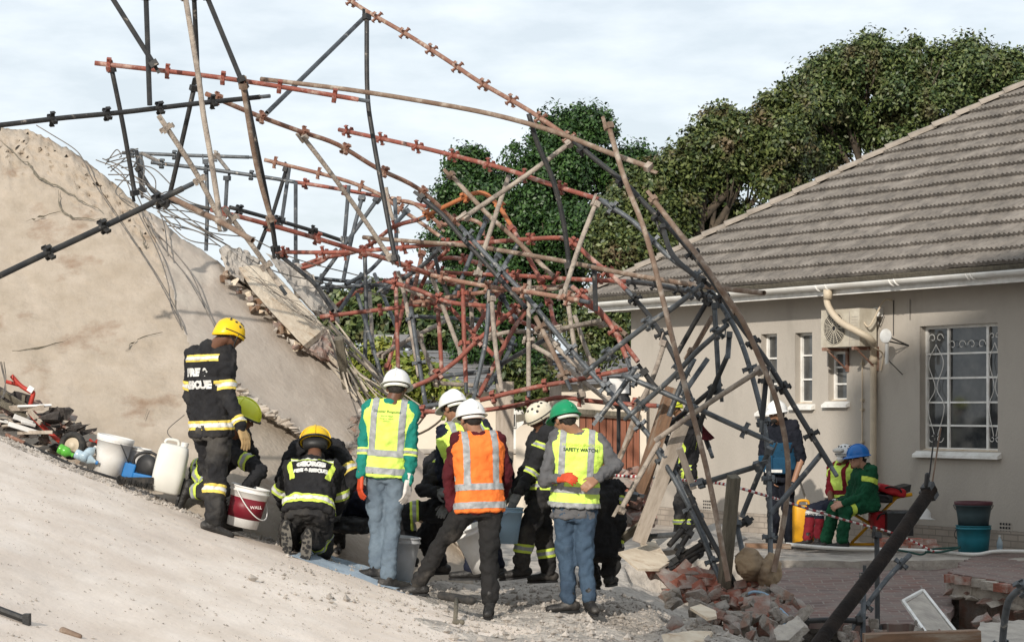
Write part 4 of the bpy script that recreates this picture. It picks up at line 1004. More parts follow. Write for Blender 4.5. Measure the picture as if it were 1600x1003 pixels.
M['jeans'] = fab('blue denim', (.13, .17, .21), (.09, .12, .155), (.20, .235, .265), .56, .9)
M['jeansd'] = fab('darker denim', (.050, .082, .125), (.034, .055, .088), (.12, .15, .19), .58, .9)
M['blackw'] = fab('black work trousers', (.018, .017, .017), (.012, .012, .012), (.09, .08, .07), .55, .8)
M['green'] = fab('green paramedic cloth', (.006, .07, .03), (.005, .052, .024))
M['redp'] = fab('red paramedic cloth', (.20, .014, .022), (.15, .01, .018))
M['policeb'] = fab('police blue', (.006, .008, .014), (.009, .010, .016))
M['pblue'] = fab('pouch blue', (.008, .05, .10), (.006, .04, .08))
M['glover'] = mat('red rubber glove', (.55, .07, .02), (.45, .05, .02), 8, .6, .2, 60)
M['glovew'] = mat('white glove', (.60, .57, .54), (.46, .42, .38), 12, .8, .2, 60)
M['gloveb'] = mat('tan glove', (.36, .24, .11), (.26, .18, .09), 10, .8, .3, 60)
M['gloveg'] = mat('grey glove', (.17, .165, .16), (.09, .09, .09), 14, .8, .3, 60)
M['boot'] = mat('boot leather', (.014, .013, .013), (.03, .028, .026), 10, .5, .3, 60, col3=(.12, .11, .10), sc3=6, lo3=.55, hi3=.8)
M['hyel'] = mat('yellow helmet', (.78, .50, .01), (.70, .44, .01), 4, .3, col3=(.4, .3, .12), sc3=6, lo3=.62, hi3=.8)
M['hlim'] = mat('lime helmet', (.62, .66, .05), (.55, .6, .05), 4, .3)
M['hwhi'] = mat('white helmet', (.72, .72, .71), (.64, .64, .63), 5, .35)
M['hcre'] = mat('cream helmet', (.66, .60, .48), (.55, .50, .40), 5, .4, col3=(.3, .26, .2), sc3=7, lo3=.58, hi3=.75)
M['hgrn'] = mat('green helmet', (.005, .22, .09), (.005, .19, .08), 5, .3)
M['hblu'] = mat('blue helmet', (.01, .13, .42), (.01, .11, .38), 5, .25)
M['sole'] = mat('boot sole', (.13, .12, .105), (.09, .085, .075), 14, .8)
M['eyew'] = mat('eye white', (.7, .68, .65), None)
def V3(*a): return Vector(a)
def frame(fwd, up=(0, 0, 1)):
    f = Vector(fwd).normalized(); u = Vector(up); u = (u - f * u.dot(f)).normalized(); r = f.cross(u); return Matrix((r, f, u)).transposed()
def segd(p, a, b):
    t = max(0, min(1, (p - a).dot(b - a) / max(1e-9, (b - a).length_squared))); return (p - a - (b - a) * t).length
def band(src, cuts, pred, off, name, mt, parent):
    """tape sewn on: the strip of the garment between two cuts, lifted off the cloth"""
    bm = bmesh.new(); bm.from_mesh(src.data)
    for co, no in cuts:
        bmesh.ops.bisect_plane(bm, geom=bm.verts[:] + bm.edges[:] + bm.faces[:], dist=1e-5, plane_co=co, plane_no=no, clear_inner=True)
    if pred: bmesh.ops.delete(bm, geom=[f for f in bm.faces if not pred(f.calc_center_median())], context='FACES')
    if not bm.faces: bm.free(); return None
    bm.normal_update()
    for v in bm.verts: v.co += v.normal * off
    me = bpy.data.meshes.new(name); bm.to_mesh(me); bm.free(); me.materials.append(mt); me.polygons.foreach_set('use_smooth', [True] * len(me.polygons))
    o = bpy.data.objects.new(name, me); C.objects.link(o); return adopt(o, parent)
def textmesh(name, body, org, right, up, size, src, mt, parent, bold=.0, align='CENTER', shear=0):
    cu = bpy.data.curves.new('txt', 'FONT'); cu.body = body; cu.size = size; cu.align_x = align; cu.offset = bold; cu.resolution_u = 3; cu.space_line = .85; cu.shear = shear
    to = bpy.data.objects.new('txt', cu); C.objects.link(to); dg = bpy.context.evaluated_depsgraph_get(); dg.update()
    me = bpy.data.meshes.new_from_object(to.evaluated_get(dg)); bpy.data.objects.remove(to)
    right = Vector(right).normalized(); up = Vector(up); up = (up - right * up.dot(right)).normalized(); nrm = right.cross(up)
    bm = bmesh.new(); bm.from_mesh(me); bmesh.ops.subdivide_edges(bm, edges=[e for e in bm.edges if e.calc_length() > size * .12], cuts=2)
    bv = None
    if src is not None:
        b2 = bmesh.new(); b2.from_mesh(src.data); bv = BVHTree.FromBMesh(b2); b2.free()
    for v in bm.verts:
        p = Vector(org) + right * v.co.x + up * v.co.y
        if bv:
            h = bv.ray_cast(p + nrm * .4, -nrm)
            p = h[0] + nrm * .009 if h[0] is not None else p
        v.co = p
    bm.to_mesh(me); bm.free(); me.name = name; me.materials.clear(); me.materials.append(mt)
    o = bpy.data.objects.new(name, me); C.objects.link(o); return adopt(o, parent)
def hand(g, w, d, pn, thumb, sc=1.0, curl=.5):
    """w wrist, d finger direction, pn palm-facing normal, thumb side direction"""
    d = Vector(d).normalized(); pn = Vector(pn); pn = (pn - d * pn.dot(d)).normalized(); th = Vector(thumb); th = (th - d * th.dot(d) - pn * th.dot(pn)).normalized()
    k = w + d * .088 * sc
    for s in (-1.4, -.5, .4, 1.2): g.cap(w + d * .012 + th * s * .014 * sc, k + th * s * .021 * sc, .016 * sc, .0145 * sc, 10)
    Ls = (.068, .078, .082, .072)
    for i, s in enumerate((-1.5, -.5, .5, 1.5)):
        p = k + th * s * .020 * sc; dd = d.copy(); L = Ls[i] * sc * 1.05; c0 = curl * (1 + .12 * (1.5 - i))
        for j, (fr, r) in enumerate(((.45, .0098), (.30, .0088), (.25, .0078))):
            dd = (dd * math.cos(c0 * (.55, .9, .7)[j]) + pn * math.sin(c0 * (.55, .9, .7)[j])).normalized(); q = p + dd * L * fr
            g.cap(p, q, r * sc, r * sc * .92, 8); p = q
    p = w + d * .03 + th * .026 * sc; dd = (d * .7 + th * .75 + pn * .35).normalized(); q = p + dd * .042 * sc; g.cap(p, q, .0135 * sc, .011 * sc, 8)
    dd2 = (d * .95 + th * .25 + pn * .4).normalized(); g.cap(q, q + dd2 * .032 * sc, .0105 * sc, .009 * sc, 8)
def headshape(g, c, Fm):
    """Fm columns right, forward, up; c = centre of head at eye height"""
    def L(x, y, z): return c + Fm @ Vector((x, y, z))
    g.ell(L(0, -.012, .028), .075, .092, .088, Fm, 20, 14)
    g.ell(L(0, .02, -.03), .062, .068, .078, Fm, 18, 12)
    g.ell(L(0, .045, -.078), .040, .038, .036, Fm)      # chin
    g.ell(L(0, .075, .022), .052, .018, .016, Fm)       # brow
    g.cap(L(0, .083, .004), L(0, .102, -.030), .010, .0135, 10)   # nose
    for s in (-1, 1):
        g.ell(L(s * .012, .094, -.036), .009, .010, .007, Fm, 10, 6)
        g.ell(L(s * .040, .062, -.025), .022, .022, .018, Fm, 12, 8)   # cheek
        g.ell(L(s * .076, -.008, -.008), .012, .022, .032, Fm, 12, 8)   # ear
    g.ell(L(0, .086, -.054), .022, .010, .006, Fm, 12, 6); g.ell(L(0, .083, -.064), .019, .010, .006, Fm, 12, 6)
def helmet(kind, mt, c, Fm, parent, label=None):
    T = Matrix.Translation(c) @ Fm.to_4x4()
    def Lp(x, y, z): return T @ Vector((x, y, z))
    g = G(); prof = []
    n = 28
    zb = .028 if kind != 'rescue' else -.005
    rx, ry, rz = (.114, .138, .128) if kind == 'hard' else (.108, .132, .125)
    if kind == 'fire': rx, ry, rz, zb = .122, .148, .13, .02
    V = []; Fc = []; rings = 12
    for i in range(rings + 1):
        a = math.pi / 2 * i / rings; rr = math.sin(a) ** .9 if i else 0; z = math.cos(a)
        for k in range(n):
            q = 6.28319 * k / n; cx, cy = math.cos(q), math.sin(q)
            lower = 0
            if kind == 'rescue' and i > 8: lower = -.035 * (1 - abs(cy)) * 0 - .045 * max(0, -cy) * (i - 8) / 4 - .012 * (i - 8) / 4
            V.append(Vector((rx * rr * cx, ry * rr * cy - .008, zb + rz * z + lower)))
    if kind == 'hard':      # flared brim, longer in front
        for ex, dz in ((.012, -.004), (.020, -.010), (.014, -.014), (-.006, -.010)):
            for k in range(n):
                q = 6.28319 * k / n; cx, cy = math.cos(q), math.sin(q); f = ex * (1 + 1.9 * max(0, cy) ** 2)
                V.append(Vector(((rx + f) * cx, (ry + f) * cy - .008, zb + dz - .012 * max(0, cy) ** 2)))
        R_ = rings + 4
    elif kind == 'fire':
        for ex, dz in ((.010, -.004), (.014, -.012), (-.004, -.016)):
            for k in range(n):
                q = 6.28319 * k / n; cx, cy = math.cos(q), math.sin(q); V.append(Vector(((rx + ex) * cx, (ry + ex) * cy - .008, zb + dz)))
        R_ = rings + 3
    else:
        for ex in (-.006, -.012):
            b0 = rings * n
            for k in range(n):
                v = V[b0 + k]; V.append(Vector((v.x * (1 + ex * 6), v.y * (1 + ex * 6), v.z - .002)))
        R_ = rings + 2
    for i in range(R_):
        for k in range(n):
            q = (k + 1) % n; Fc.append((i * n + k, (i + 1) * n + k, (i + 1) * n + q, i * n + q))
    g.add([T @ v for v in V], Fc)
    o = g.make('helmet', mt, parent, True)
    g = G()
    if kind == 'hard':
        pts = [Lp(0, ry * math.cos(a) * 1.0 - .008, zb + rz * math.sin(a) + .001) for a in np.linspace(.25, 2.9, 14)]; g.tube(pts, .010, 6); g.make('crest_ridge', mt, o, True)
        g = G(); g.tube([Lp(.098 * math.cos(a), .118 * math.sin(a) - .01, zb - .028) for a in np.linspace(3.5, 5.95, 12)], .014, 8); g.make('headband', M['white'], o, True)
    elif kind == 'rescue':
        for (x, y, z, s) in ((.055, .05, .10, 1), (-.055, .05, .10, 1), (.02, .085, .098, 1), (-.02, .085, .098, 1), (.075, -.01, .088, 1), (-.075, -.01, .088, 1), (.06, -.06, .10, 1), (-.06, -.06, .10, 1), (.09, .03, .06, 1), (-.09, .03, .06, 1)):
            d = Vector((x, y + .008, z - zb + .01)); k = 1 / math.sqrt((d.x / rx) ** 2 + (d.y / ry) ** 2 + (d.z / rz) ** 2); g.ell(Lp(d.x * k, d.y * k - .008, zb + d.z * k), .013, .013, .008, Fm @ d.normalized().to_track_quat('Z', 'Y').to_matrix(), 10, 6)
        g.make('vent', M['dark'], o)
        for s in (-1, 1):
            g = G(); g.tube(smoothline([Lp(s * .100, .03, .0), Lp(s * .088, .03, -.05), Lp(s * .055, .045, -.105)]), .006, 5); g.tube(smoothline([Lp(s * .098, -.05, -.02), Lp(s * .088, .0, -.05), Lp(s * .085, .02, -.06)]), .006, 5); g.make('chin_strap', M['dark'], o)
        g = G(); g.tube([Lp(rx * 1.01 * math.cos(a), ry * 1.01 * math.sin(a) - .008, zb + .012) for a in np.linspace(-.6, 3.74, 24)], .0045, 5); g.make('edge_trim', M['dark'], o)
    else:
        g.tube([Lp((rx + .014) * math.cos(a), (ry + .014) * math.sin(a) - .008, zb - .008) for a in np.linspace(0, 6.283, 29)], .009, 6); g.make('edge_trim', M['dark'], o, True)
        g = G(); g.tube([Lp(0, (ry + .004) * math.cos(a) - .008, zb + (rz + .004) * math.sin(a)) for a in np.linspace(-.1, 3.24, 16)], .008, 6); g.tube([Lp((rx + .004) * math.cos(a), -.055, zb + (rz - .005) * math.sin(a)) for a in np.linspace(-.05, 3.2, 16)], .006, 6); g.make('crest_ridge', M['hyel'] if False else mt, o, True)
        g = G(); g.loft([(Lp(0, -.055, zb - .02), Fm.col[0], Fm.col[1], .105, .082), (Lp(0, -.06, zb - .075), Fm.col[0], Fm.col[1], .10, .075), (Lp(0, -.055, zb - .10), Fm.col[0], Fm.col[1], .085, .06)], 20); g.make('neck_guard', M['dark'], o, True)
    return o
def torso(ang_sections, pel, ch, rh, rs, bulk, hem=-.12, neck=True, wid=1.0, sl=0):
    up = (ch - pel); L = up.length; up.normalize(); secs = []
    prof = [(hem, .172, .128), (0, .172, .125), (.18, .160, .118), (.38, .155, .114), (.58, .168, .120), (.76, .186, .124), (.88, .180, .112), (.955, .142, .092), (1.0, .088, .076)]
    if neck: prof.append((1.06, .064, .066))
    for t, a, b in prof:
        q = max(0, min(1, t)); x = (rh * (1 - q) + rs * q).normalized(); x = (x - up * x.dot(up)).normalized(); y = up.cross(x)
        bl = bulk if t < .9 else 1 + (bulk - 1) * .4
        secs.append((pel + up * L * t - y * 0, x, y, a * bl * wid, b * bl))
    return secs
def person(label, J, ft, fh, hf, hup=(0, 0, 1), skin='skinM', top=('bunker', 1.12), low=('bunkert', 1.12), hel=None, boots='boot', gl=(None, None), tL=(0, 1, 0), tR=(0, 1, 0), hair=True, bands=None, vest=None, sleeve=1.0, soles=False, uL=(0, 0, 1), uR=(0, 0, 1), curl=(.5, .5), hem=-.12, headgap=None):
    J = {k: P(*map(float, v.split(','))) for k, v in (q.split(':') for q in J.split())}
    pel, ch = J['pel'], J['ch']; up = (ch - pel).normalized()
    ft = Vector(ft).normalized(); fh = Vector(fh).normalized()
    rs = ft.cross(up).normalized(); rh = fh.cross(up).normalized()
    shR = ch + rs * .165 - up * .042; shL = ch - rs * .165 - up * .042; hR = pel + rh * .09; hL = pel - rh * .09
    foot = min((J['aL'], J['aR']), key=lambda v: v.z)
    root = thing('person', label, 'person', Vector((pel.x, pel.y, foot.z - .09)))
    Fm = frame(hf, hup); hc = J['hd']
    # body: one continuous skin
    g = G(); headshape(g, hc, Fm); nb = hc - Fm.col[2] * .05 - Fm.col[1] * .03
    g.cap(nb, ch - up * .02, .056, .062); g.loft(torso(None, pel, ch, rh, rs, .74, hem=-.05))
    bare = {}
    for sd, sh, e, w, gk, cu in (('L', shL, J['eL'], J['wL'], gl[0], curl[0]), ('R', shR, J['eR'], J['wR'], gl[1], curl[1])):
        g.cap(sh, e, .040, .034); g.cap(e, w, .036 if sleeve > .9 else .043, .028)
        if gk is None:
            d = (w - e).normalized(); inw = (pel - w); hand(g, w, d, inw, ft, 1, cu)
    for h_, k_, a_ in ((hL, J['kL'], J['aL']), (hR, J['kR'], J['aR'])):
        g.cap(h_, k_, .060, .040); g.cap(k_, a_, .040, .032)
    body = union(g, 'body', M[skin], root, .0075, 3, ())
    # eyes and hair
    for s in (-1, 1):
        g = G(); e = hc + Fm @ Vector((s * .031, .0795, .002)); g.ell(e, .0125, .0125, .0125, Fm, 10, 8); eo = g.make('eye', M['eyew'], body, True)
        g = G(); g.ell(e + Fm.col[1] * .008, .006, .006, .006, Fm, 8, 6); g.make('pupil', M['dark'], eo)
    if hair:
        g = G(); g.ell(hc + Fm @ Vector((0, -.022, .03)), .082, .094, .092, Fm, 18, 12); g.ell(hc + Fm @ Vector((0, -.062, -.02)), .064, .045, .055, Fm, 14, 10); union(g, 'hair', M['hair'], root, .010, 2, ((.03, .012),))
    # clothes
    tm, tb = top; lm, lb = low
    g = G(); g.loft(torso(None, pel, ch, rh, rs, tb, hem=hem))
    sl = sleeve
    for sh, e, w in ((shL, J['eL'], J['wL']), (shR, J['eR'], J['wR'])):
        g.cap(sh - (sh - ch) * .12, sh, .07 * tb, .072 * tb); g.cap(sh, e, .066 * tb, .054 * tb)
        if sl > .9: g.cap(e, w - (w - e).normalized() * .01, .054 * tb, .044 * tb)
    if tb > 1.05: g.loft([(ch - up * .03, rs, rs.cross(up), .095, .085), (ch + up * .062, rs, rs.cross(up), .078, .075)], 16)
    jk = union(g, 'jacket' if tb > 1.05 else 'shirt', M[tm], root, .013, 4, ((.13, .042), (-.07, .030), (.025, .010)))
    g = G(); y_ = -fh
    g.loft([(pel + up * .10, rh, up.cross(rh), .150 * lb, .112 * lb), (pel - up * .02, rh, up.cross(rh), .168 * lb, .122 * lb), (pel - up * .10, rh, up.cross(rh), .15 * lb, .11 * lb)])
    for h_, k_, a_ in ((hL, J['kL'], J['aL']), (hR, J['kR'], J['aR'])):
        g.cap(h_, k_, .092 * lb, .070 * lb); g.cap(k_, a_ + (k_ - a_).normalized() * .02, .070 * lb, .062 * lb)
    tr = union(g, 'trousers', M[lm], root, .012, 4, ((.14, .045), (-.085, .034 if lb > 1.1 and lm != 'jeansd' else .020), (.03, .006)))
    # gloves
    for nm, e, w, gk, cu in (('L', J['eL'], J['wL'], gl[0], curl[0]), ('R', J['eR'], J['wR'], gl[1], curl[1])):
        if gk:
            d = (w - e).normalized(); g = G(); g.cap(w - d * .05, w + d * .01, .036, .032); hand(g, w, d, pel - w, ft, 1.14, cu); union(g, 'glove', M[gk], root, .006, 2, ())
    # boots
    for a_, td, bu in ((J['aL'], tL, uL), (J['aR'], tR, uR)):
        f = Vector(td).normalized(); u = Vector(bu); u = (u - f * u.dot(f)).normalized(); x = f.cross(u)
        g = G(); b0 = a_ - u * .045
        g.cap(a_ + u * .06, a_ - u * .02, .046, .048); g.cap(b0 - f * .045, b0 + f * .05, .043, .045, 14, .95); g.cap(b0 + f * .05 - u * .005, b0 + f * .165 - u * .012, .044, .038, 14, .9, x)
        bo = union(g, 'boot', M[boots], root, .009, 3, ((.05, .006),))
        g = G(); sp = []
        for k in range(20):
            q = 6.28319 * k / 20; yy = math.sin(q) * .142 + .06; wd = .046 if yy > .06 else .040; sp.append(b0 - u * .034 + f * yy + x * math.cos(q) * wd)
        g.prism(sp, -u * .018); so_ = g.make('sole', M['dark'] if not soles else M['sole'], bo)
        if soles:
            for k in range(26):
                yy = R.uniform(-.07, .19); xx = R.uniform(-.034, .034) * (1 if abs(yy - .06) < .1 else .7); g = G(); an = R.uniform(0, 3.14); c_ = b0 - u * .054 + f * yy + x * xx
                g.box(c_, .022, .016, .006, Matrix((x, f, u)).transposed() @ Matrix.Rotation(an, 3, 'Z')); g.make('tread', M['dark'], so_)
    if hel: helmet(hel[0], M[hel[1]], hc, Fm, root)
    info = dict(root=root, jk=jk, tr=tr, pel=pel, ch=ch, up=up, rs=rs, rh=rh, ft=ft, shL=shL, shR=shR, hL=hL, hR=hR, Fm=Fm, hc=hc, body=body, **{k: v for k, v in J.items() if k not in ('pel', 'ch')})
    L = (ch - pel).length; back = -rs.cross(up) * -1
    def on_torso(c): return segd(c, pel - up * .1, ch) < .24 and segd(c, pel, ch) <= min(segd(c, shL, J['eL']) + .10, segd(c, shR, J['eR']) + .10) and min(segd(c, J['eL'], J['wL']), segd(c, J['eR'], J['wR'])) > .075
    info['on_torso'] = on_torso
    def tband(t, w, mt, off=.004, nm='reflective_band'):
        c = pel + up * L * t; return band(jk, [(c - up * w / 2, up), (c + up * w / 2, -up)], on_torso, off, nm, M[mt], jk)
    def lband(src, a, b, t, w, mt, off=.004, r=.14):
        d = (b - a).normalized(); c = a.lerp(b, t); return band(src, [(c - d * w / 2, d), (c + d * w / 2, -d)], lambda q: segd(q, a, b) < r and (q - c).length < r and (src is not jk or segd(q, pel, ch) > .17), off, 'reflective_band', M[mt], src)
    info['tband'] = tband; info['lband'] = lband
    for b in (bands or []):
        kind, t = b[0], b[1]; edge, core = b[2], b[3]; w = b[4] if len(b) > 4 else .075
        for mt, ww, of in ((edge, w, .004), (core, w * .42, .0065)):
            if kind == 'T': tband(t, ww, mt, of)
            elif kind == 'aL': lband(jk, shL, J['eL'], t, ww, mt, of, .12)
            elif kind == 'aR': lband(jk, shR, J['eR'], t, ww, mt, of, .12)
            elif kind == 'fL': lband(jk, J['eL'], J['wL'], t, ww, mt, of, .10)
            elif kind == 'fR': lband(jk, J['eR'], J['wR'], t, ww, mt, of, .10)
            elif kind == 'sL': lband(tr, J['kL'], J['aL'], t, ww, mt, of, .15)
            elif kind == 'sR': lband(tr, J['kR'], J['aR'], t, ww, mt, of, .15)
            elif kind == 'hL': lband(tr, hL, J['kL'], t, ww, mt, of, .16)
            elif kind == 'hR': lband(tr, hR, J['kR'], t, ww, mt, of, .16)
            elif kind == 'Y':   # yoke strap across the upper back with drops over the shoulders
                tband(t, ww, mt, of)
    if vest:
        vm, tape, hemv = vest; vb = tb + .23
        g = G(); g.loft([(c, x, y, a * .99, b) for c, x, y, a, b in torso(None, pel, ch, rh, rs, vb, hem=hemv, neck=False)])
        g.cap(ch - rs * .06 - up * .03, shL + rs * .035 - up * .0, .075 * tb, .078 * tb); g.cap(ch + rs * .06 - up * .03, shR - rs * .035, .075 * tb, .078 * tb)
        vo = union(g, 'vest', M[vm], root, .012, 4, ((.13, .034), (-.07, .022)))
        for t in (.26, .0 if hemv < -.05 else .05):
            c = pel + up * L * t; band(vo, [(c - up * .026, up), (c + up * .026, -up)], None, .004, 'reflective_band', M[tape], vo)
        for s in (-1, 1):
            c = ch + rs * s * .115; band(vo, [(c - rs * .026, rs), (c + rs * .026, -rs), (pel + up * (L * .28), up)], None, .0045, 'reflective_strap', M[tape], vo)
        info['vest'] = vo
    return info
def backtext(I, src, txt, t, size, mt='silverw', x=0, bold=.004, nm='lettering', side=-1, shear=0):
    """lettering across the back"""
    b = -I['ft'] if side < 0 else I['ft']
    right = -I['rs'] * side * -1 if side > 0 else I['rs']
    right = I['rs'] if side < 0 else -I['rs']
    org = I['pel'] + I['up'] * (I['ch'] - I['pel']).length * t + right * x
    return textmesh(nm, txt, org, right, I['up'], size, src, M[mt], src, bold, shear=shear)
Lf, Rt = 1, 2
# 1 standing firefighter, left
I = person('standing firefighter in black suit and yellow helmet, leftmost of the rescuers', 'pel:331,668,16 ch:328,545,16 hd:360,521,15.95 eL:299,620,16.15 wL:312,672,16.3 eR:357,622,15.85 wR:376,668,15.75 kL:331,742,16.15 aL:345,812,16.15 kR:340,748,15.92 aR:332,815,15.85',
 (.5, .87, 0), (.6, .8, 0), (.78, .45, -.35), skin='skinD', hel=('rescue', 'hyel'), top=('bunker', 1.16), low=('bunkert', 1.16), gl=('gloveb', 'gloveb'), tL=(.8, .6, 0), tR=(.85, .2, -.3), hair=True,
 bands=[('T', .03, 'gold', 'silverw'), ('Y', .88, 'gold', 'silverw', .055), ('aR', .72, 'gold', 'silverw'), ('aL', .72, 'gold', 'silverw'), ('fR', .80, 'gold', 'silverw', .06), ('sR', .25, 'gold', 'silverw'), ('sL', .25, 'gold', 'silverw')])
backtext(I, I['jk'], 'FIRE &', .66, .082, x=-.035, bold=.006); backtext(I, I['jk'], 'RESCUE', .50, .082, x=-.035, bold=.006)
# 2 crouching behind
I = person('crouching firefighter in a lime helmet half hidden behind the standing one', 'pel:322,742,16.9 ch:372,688,16.7 hd:380,650,16.55 eL:402,738,17 wL:388,778,16.9 eR:408,735,16.4 wR:380,765,16.2 kL:352,782,16.8 aL:300,778,17.1 kR:350,770,16.5 aR:300,766,16.7',
 (.85, -.1, -.3), (.9, .1, 0), (.85, -.1, -.45), skin='skinD', hel=('fire', 'hlim'), gl=('gloveg', 'gloveg'), tL=(-.3, 0, -1), tR=(-.3, 0, -1), uL=(1, 0, 0), uR=(1, 0, 0), bands=[('aR', .55, 'hiv', 'silver'), ('T', .05, 'hiv', 'silver'), ('sR', .80, 'hiv', 'silver'), ('sL', .80, 'hiv', 'silver')])
# 3 kneeling firefighter with lettering
I = person('kneeling firefighter in yellow helmet seen from behind with boot soles showing', 'pel:481,800,16.15 ch:490,726,16.42 hd:493,694,16.62 eL:440,772,16.5 wL:452,800,16.95 eR:532,780,16.45 wR:520,800,16.95 kL:452,858,16.62 aL:449,825,16.1 kR:508,860,16.6 aR:482,838,16.08',
 (0, .93, -.3), (0, .97, 0), (-.05, .9, -.45), skin='skinD', hel=('fire', 'hyel'), gl=('gloveg', 'gloveg'), tL=(.05, .15, -1), tR=(-.12, .15, -1), uL=(0, 1, .15), uR=(0, 1, .15), soles=True, top=('bunker', 1.28), hem=-.1,
 bands=[('T', .10, 'hiv', 'silverw', .085), ('Y', .93, 'hiv', 'silverw', .03), ('aR', .86, 'hiv', 'silverw'), ('aL', .86, 'hiv', 'silverw'), ('sR', .45, 'hiv', 'silver')])
backtext(I, I['jk'], 'GEORGE', .74, .060, shear=-.0, bold=.006, x=.0); backtext(I, I['jk'], 'FIRE & RESCUE', .62, .042, bold=.005)
for s in (-1, 1):
    c = I['ch'] + I['rs'] * s * .205; q = (I['rs'] * .96 - I['up'] * .28 * s).normalized()
    band(I['jk'], [(c - q * .02, q), (c + q * .02, -q), (I['pel'] + I['up'] * .24, I['up'])], I['on_torso'], .006, 'reflective_strap', M['hiv'], I['jk'])
# 4 bending firefighter facing camera
I = person('firefighter bent double behind the kneeling one, only rounded dark shoulders showing', 'pel:502,735,17.5 ch:496,698,17.05 hd:493,722,16.92 eL:553,745,17 wL:532,790,17 eR:438,748,17 wR:455,790,17 kL:525,800,17.4 aL:528,850,17.5 kR:470,800,17.4 aR:472,850,17.5',
 (0, -.7, -.8), (0, -1, 0), (0, -.5, -.85), hup=(0, -.85, .5), skin='skinD', hel=None, gl=('gloveg', 'gloveg'), tL=(0, -1, 0), tR=(0, -1, 0), top=('bunker', 1.2), bands=[('aL', .72, 'gold', 'silverw'), ('T', .5, 'hiv', 'silver')])
# 5 teal man
I = person('standing man in a teal coverall top, lime vest, blue jeans and white hard hat', 'pel:603,735,16.2 ch:611,630,16.2 hd:620,606,16.25 eL:568,698,16.15 wL:564,744,16.1 eR:643,700,16.1 wR:638,752,16.05 kL:590,818,16.2 aL:589,885,16.15 kR:612,826,16.15 aR:607,902,16.05',
 (.05, .99, 0), (.0, 1, 0), (.1, .95, -.25), skin='skinD', hel=('hard', 'hwhi'), top=('teal', 1.0), low=('jeans', .98), gl=('glover', 'glovew'), tL=(-.75, .3, -.05), tR=(.85, .35, -.1), sleeve=1.0,
 bands=[('fL', .15, 'lime', 'silver', .06), ('fR', .15, 'lime', 'silver', .06)], vest=('lime', 'silver', -.10))
M['ink'] = mat('dark print', (.02, .05, .02), None, rough=.8)
for tx, t, sz in (('Disaster Response', .86, .030), ('RESCUE TEAM', .80, .016), ('emergency  support', .765, .014), ('volunteer', .73, .014)): backtext(I, I['vest'], tx, t, sz, 'ink', x=-.01, bold=.0)
# 6 navy jacket, lime vest, white helmet
I = person('man in navy jacket and lime vest with white hard hat, behind the orange vest', 'pel:742,768,17 ch:722,664,17 hd:708,638,17 eL:690,738,17.1 wL:700,790,17.3 eR:790,725,16.9 wR:802,772,17.1 kL:742,830,17 aL:738,888,16.9 kR:765,835,17.1 aR:778,885,17.1',
 (-.35, .93, -.1), (-.2, .95, 0), (-.6, .7, -.35), skin='skinM', hel=('hard', 'hwhi'), top=('navy', 1.14), low=('navy', 1.05), gl=(None, None), tL=(-1, 0, 0), tR=(-.8, .5, 0), vest=('lime', 'silver', .0))
# 7 orange vest
I = person('man in an orange vest, maroon sleeves, black trousers and white hard hat', 'pel:750,790,15.8 ch:746,680,15.85 hd:735,655,15.88 eL:700,745,15.85 wL:706,793,15.85 eR:792,742,15.9 wR:785,775,16.15 kL:686,852,15.9 aL:654,912,15.95 kR:764,870,15.75 aR:765,938,15.7',
 (-.2, .97, -.05), (-.25, .95, 0), (-.45, .85, -.2), skin='skinM', hel=('hard', 'hwhi'), top=('maroon', .98), low=('blackw', 1.06), gl=('glovew', 'glovew'), tL=(-.95, .1, -.05), tR=(-.1, -.9, -.2), vest=('hivo', 'silver', -.10))
# 8 cream helmet firefighter
I = person('firefighter in a cream helmet with holes, leaning left behind the green helmet', 'pel:846,770,16.8 ch:850,672,16.85 hd:842,650,16.8 eL:832,735,16.65 wL:812,768,16.6 eR:826,730,17 wR:800,766,17 kL:822,832,16.7 aL:815,885,16.7 kR:850,840,17 aR:858,892,17',
 (-.85, -.2, -.25), (-.85, -.2, 0), (-.72, -.35, -.5), skin='skinD', hel=('rescue', 'hcre'), gl=('gloveg', 'gloveg'), tL=(-.9, -.1, -.1), tR=(-.8, -.3, 0), bands=[('T', .10, 'hiv', 'silver'), ('aL', .35, 'hiv', 'silver', .05), ('fL', .1, 'hiv', 'silver', .05), ('sL', .45, 'hiv', 'silver'), ('sR', .45, 'hiv', 'silver')])
# 9 green helmet
I = person('stout man in green hard hat and lime vest with grey sleeves, hands on hips', 'pel:897,795,16.2 ch:903,678,16.2 hd:882,656,16.2 eL:851,752,16.1 wL:872,748,15.98 eR:961,728,16.15 wR:932,748,16.0 kL:884,868,16.2 aL:890,938,16.15 kR:914,872,16.15 aR:921,935,16.05',
 (.05, .99, 0), (.02, 1, 0), (-.5, .8, -.3), skin='skinM', hel=('hard', 'hgrn'), top=('greyk', 1.05), low=('jeansd', 1.04), gl=('glover', None), tL=(-.85, -.1, -.05), tR=(.25, -.9, -.15), vest=('lime', 'silver', .04), hem=-.13, curl=(1.0, .6))
backtext(I, I['vest'], 'NEIGHBOURHOOD', .84, .034, 'hiv', x=.03, bold=.0); backtext(I, I['vest'], 'SAFETY WATCH', .775, .038, 'ink', x=.03, bold=.001)
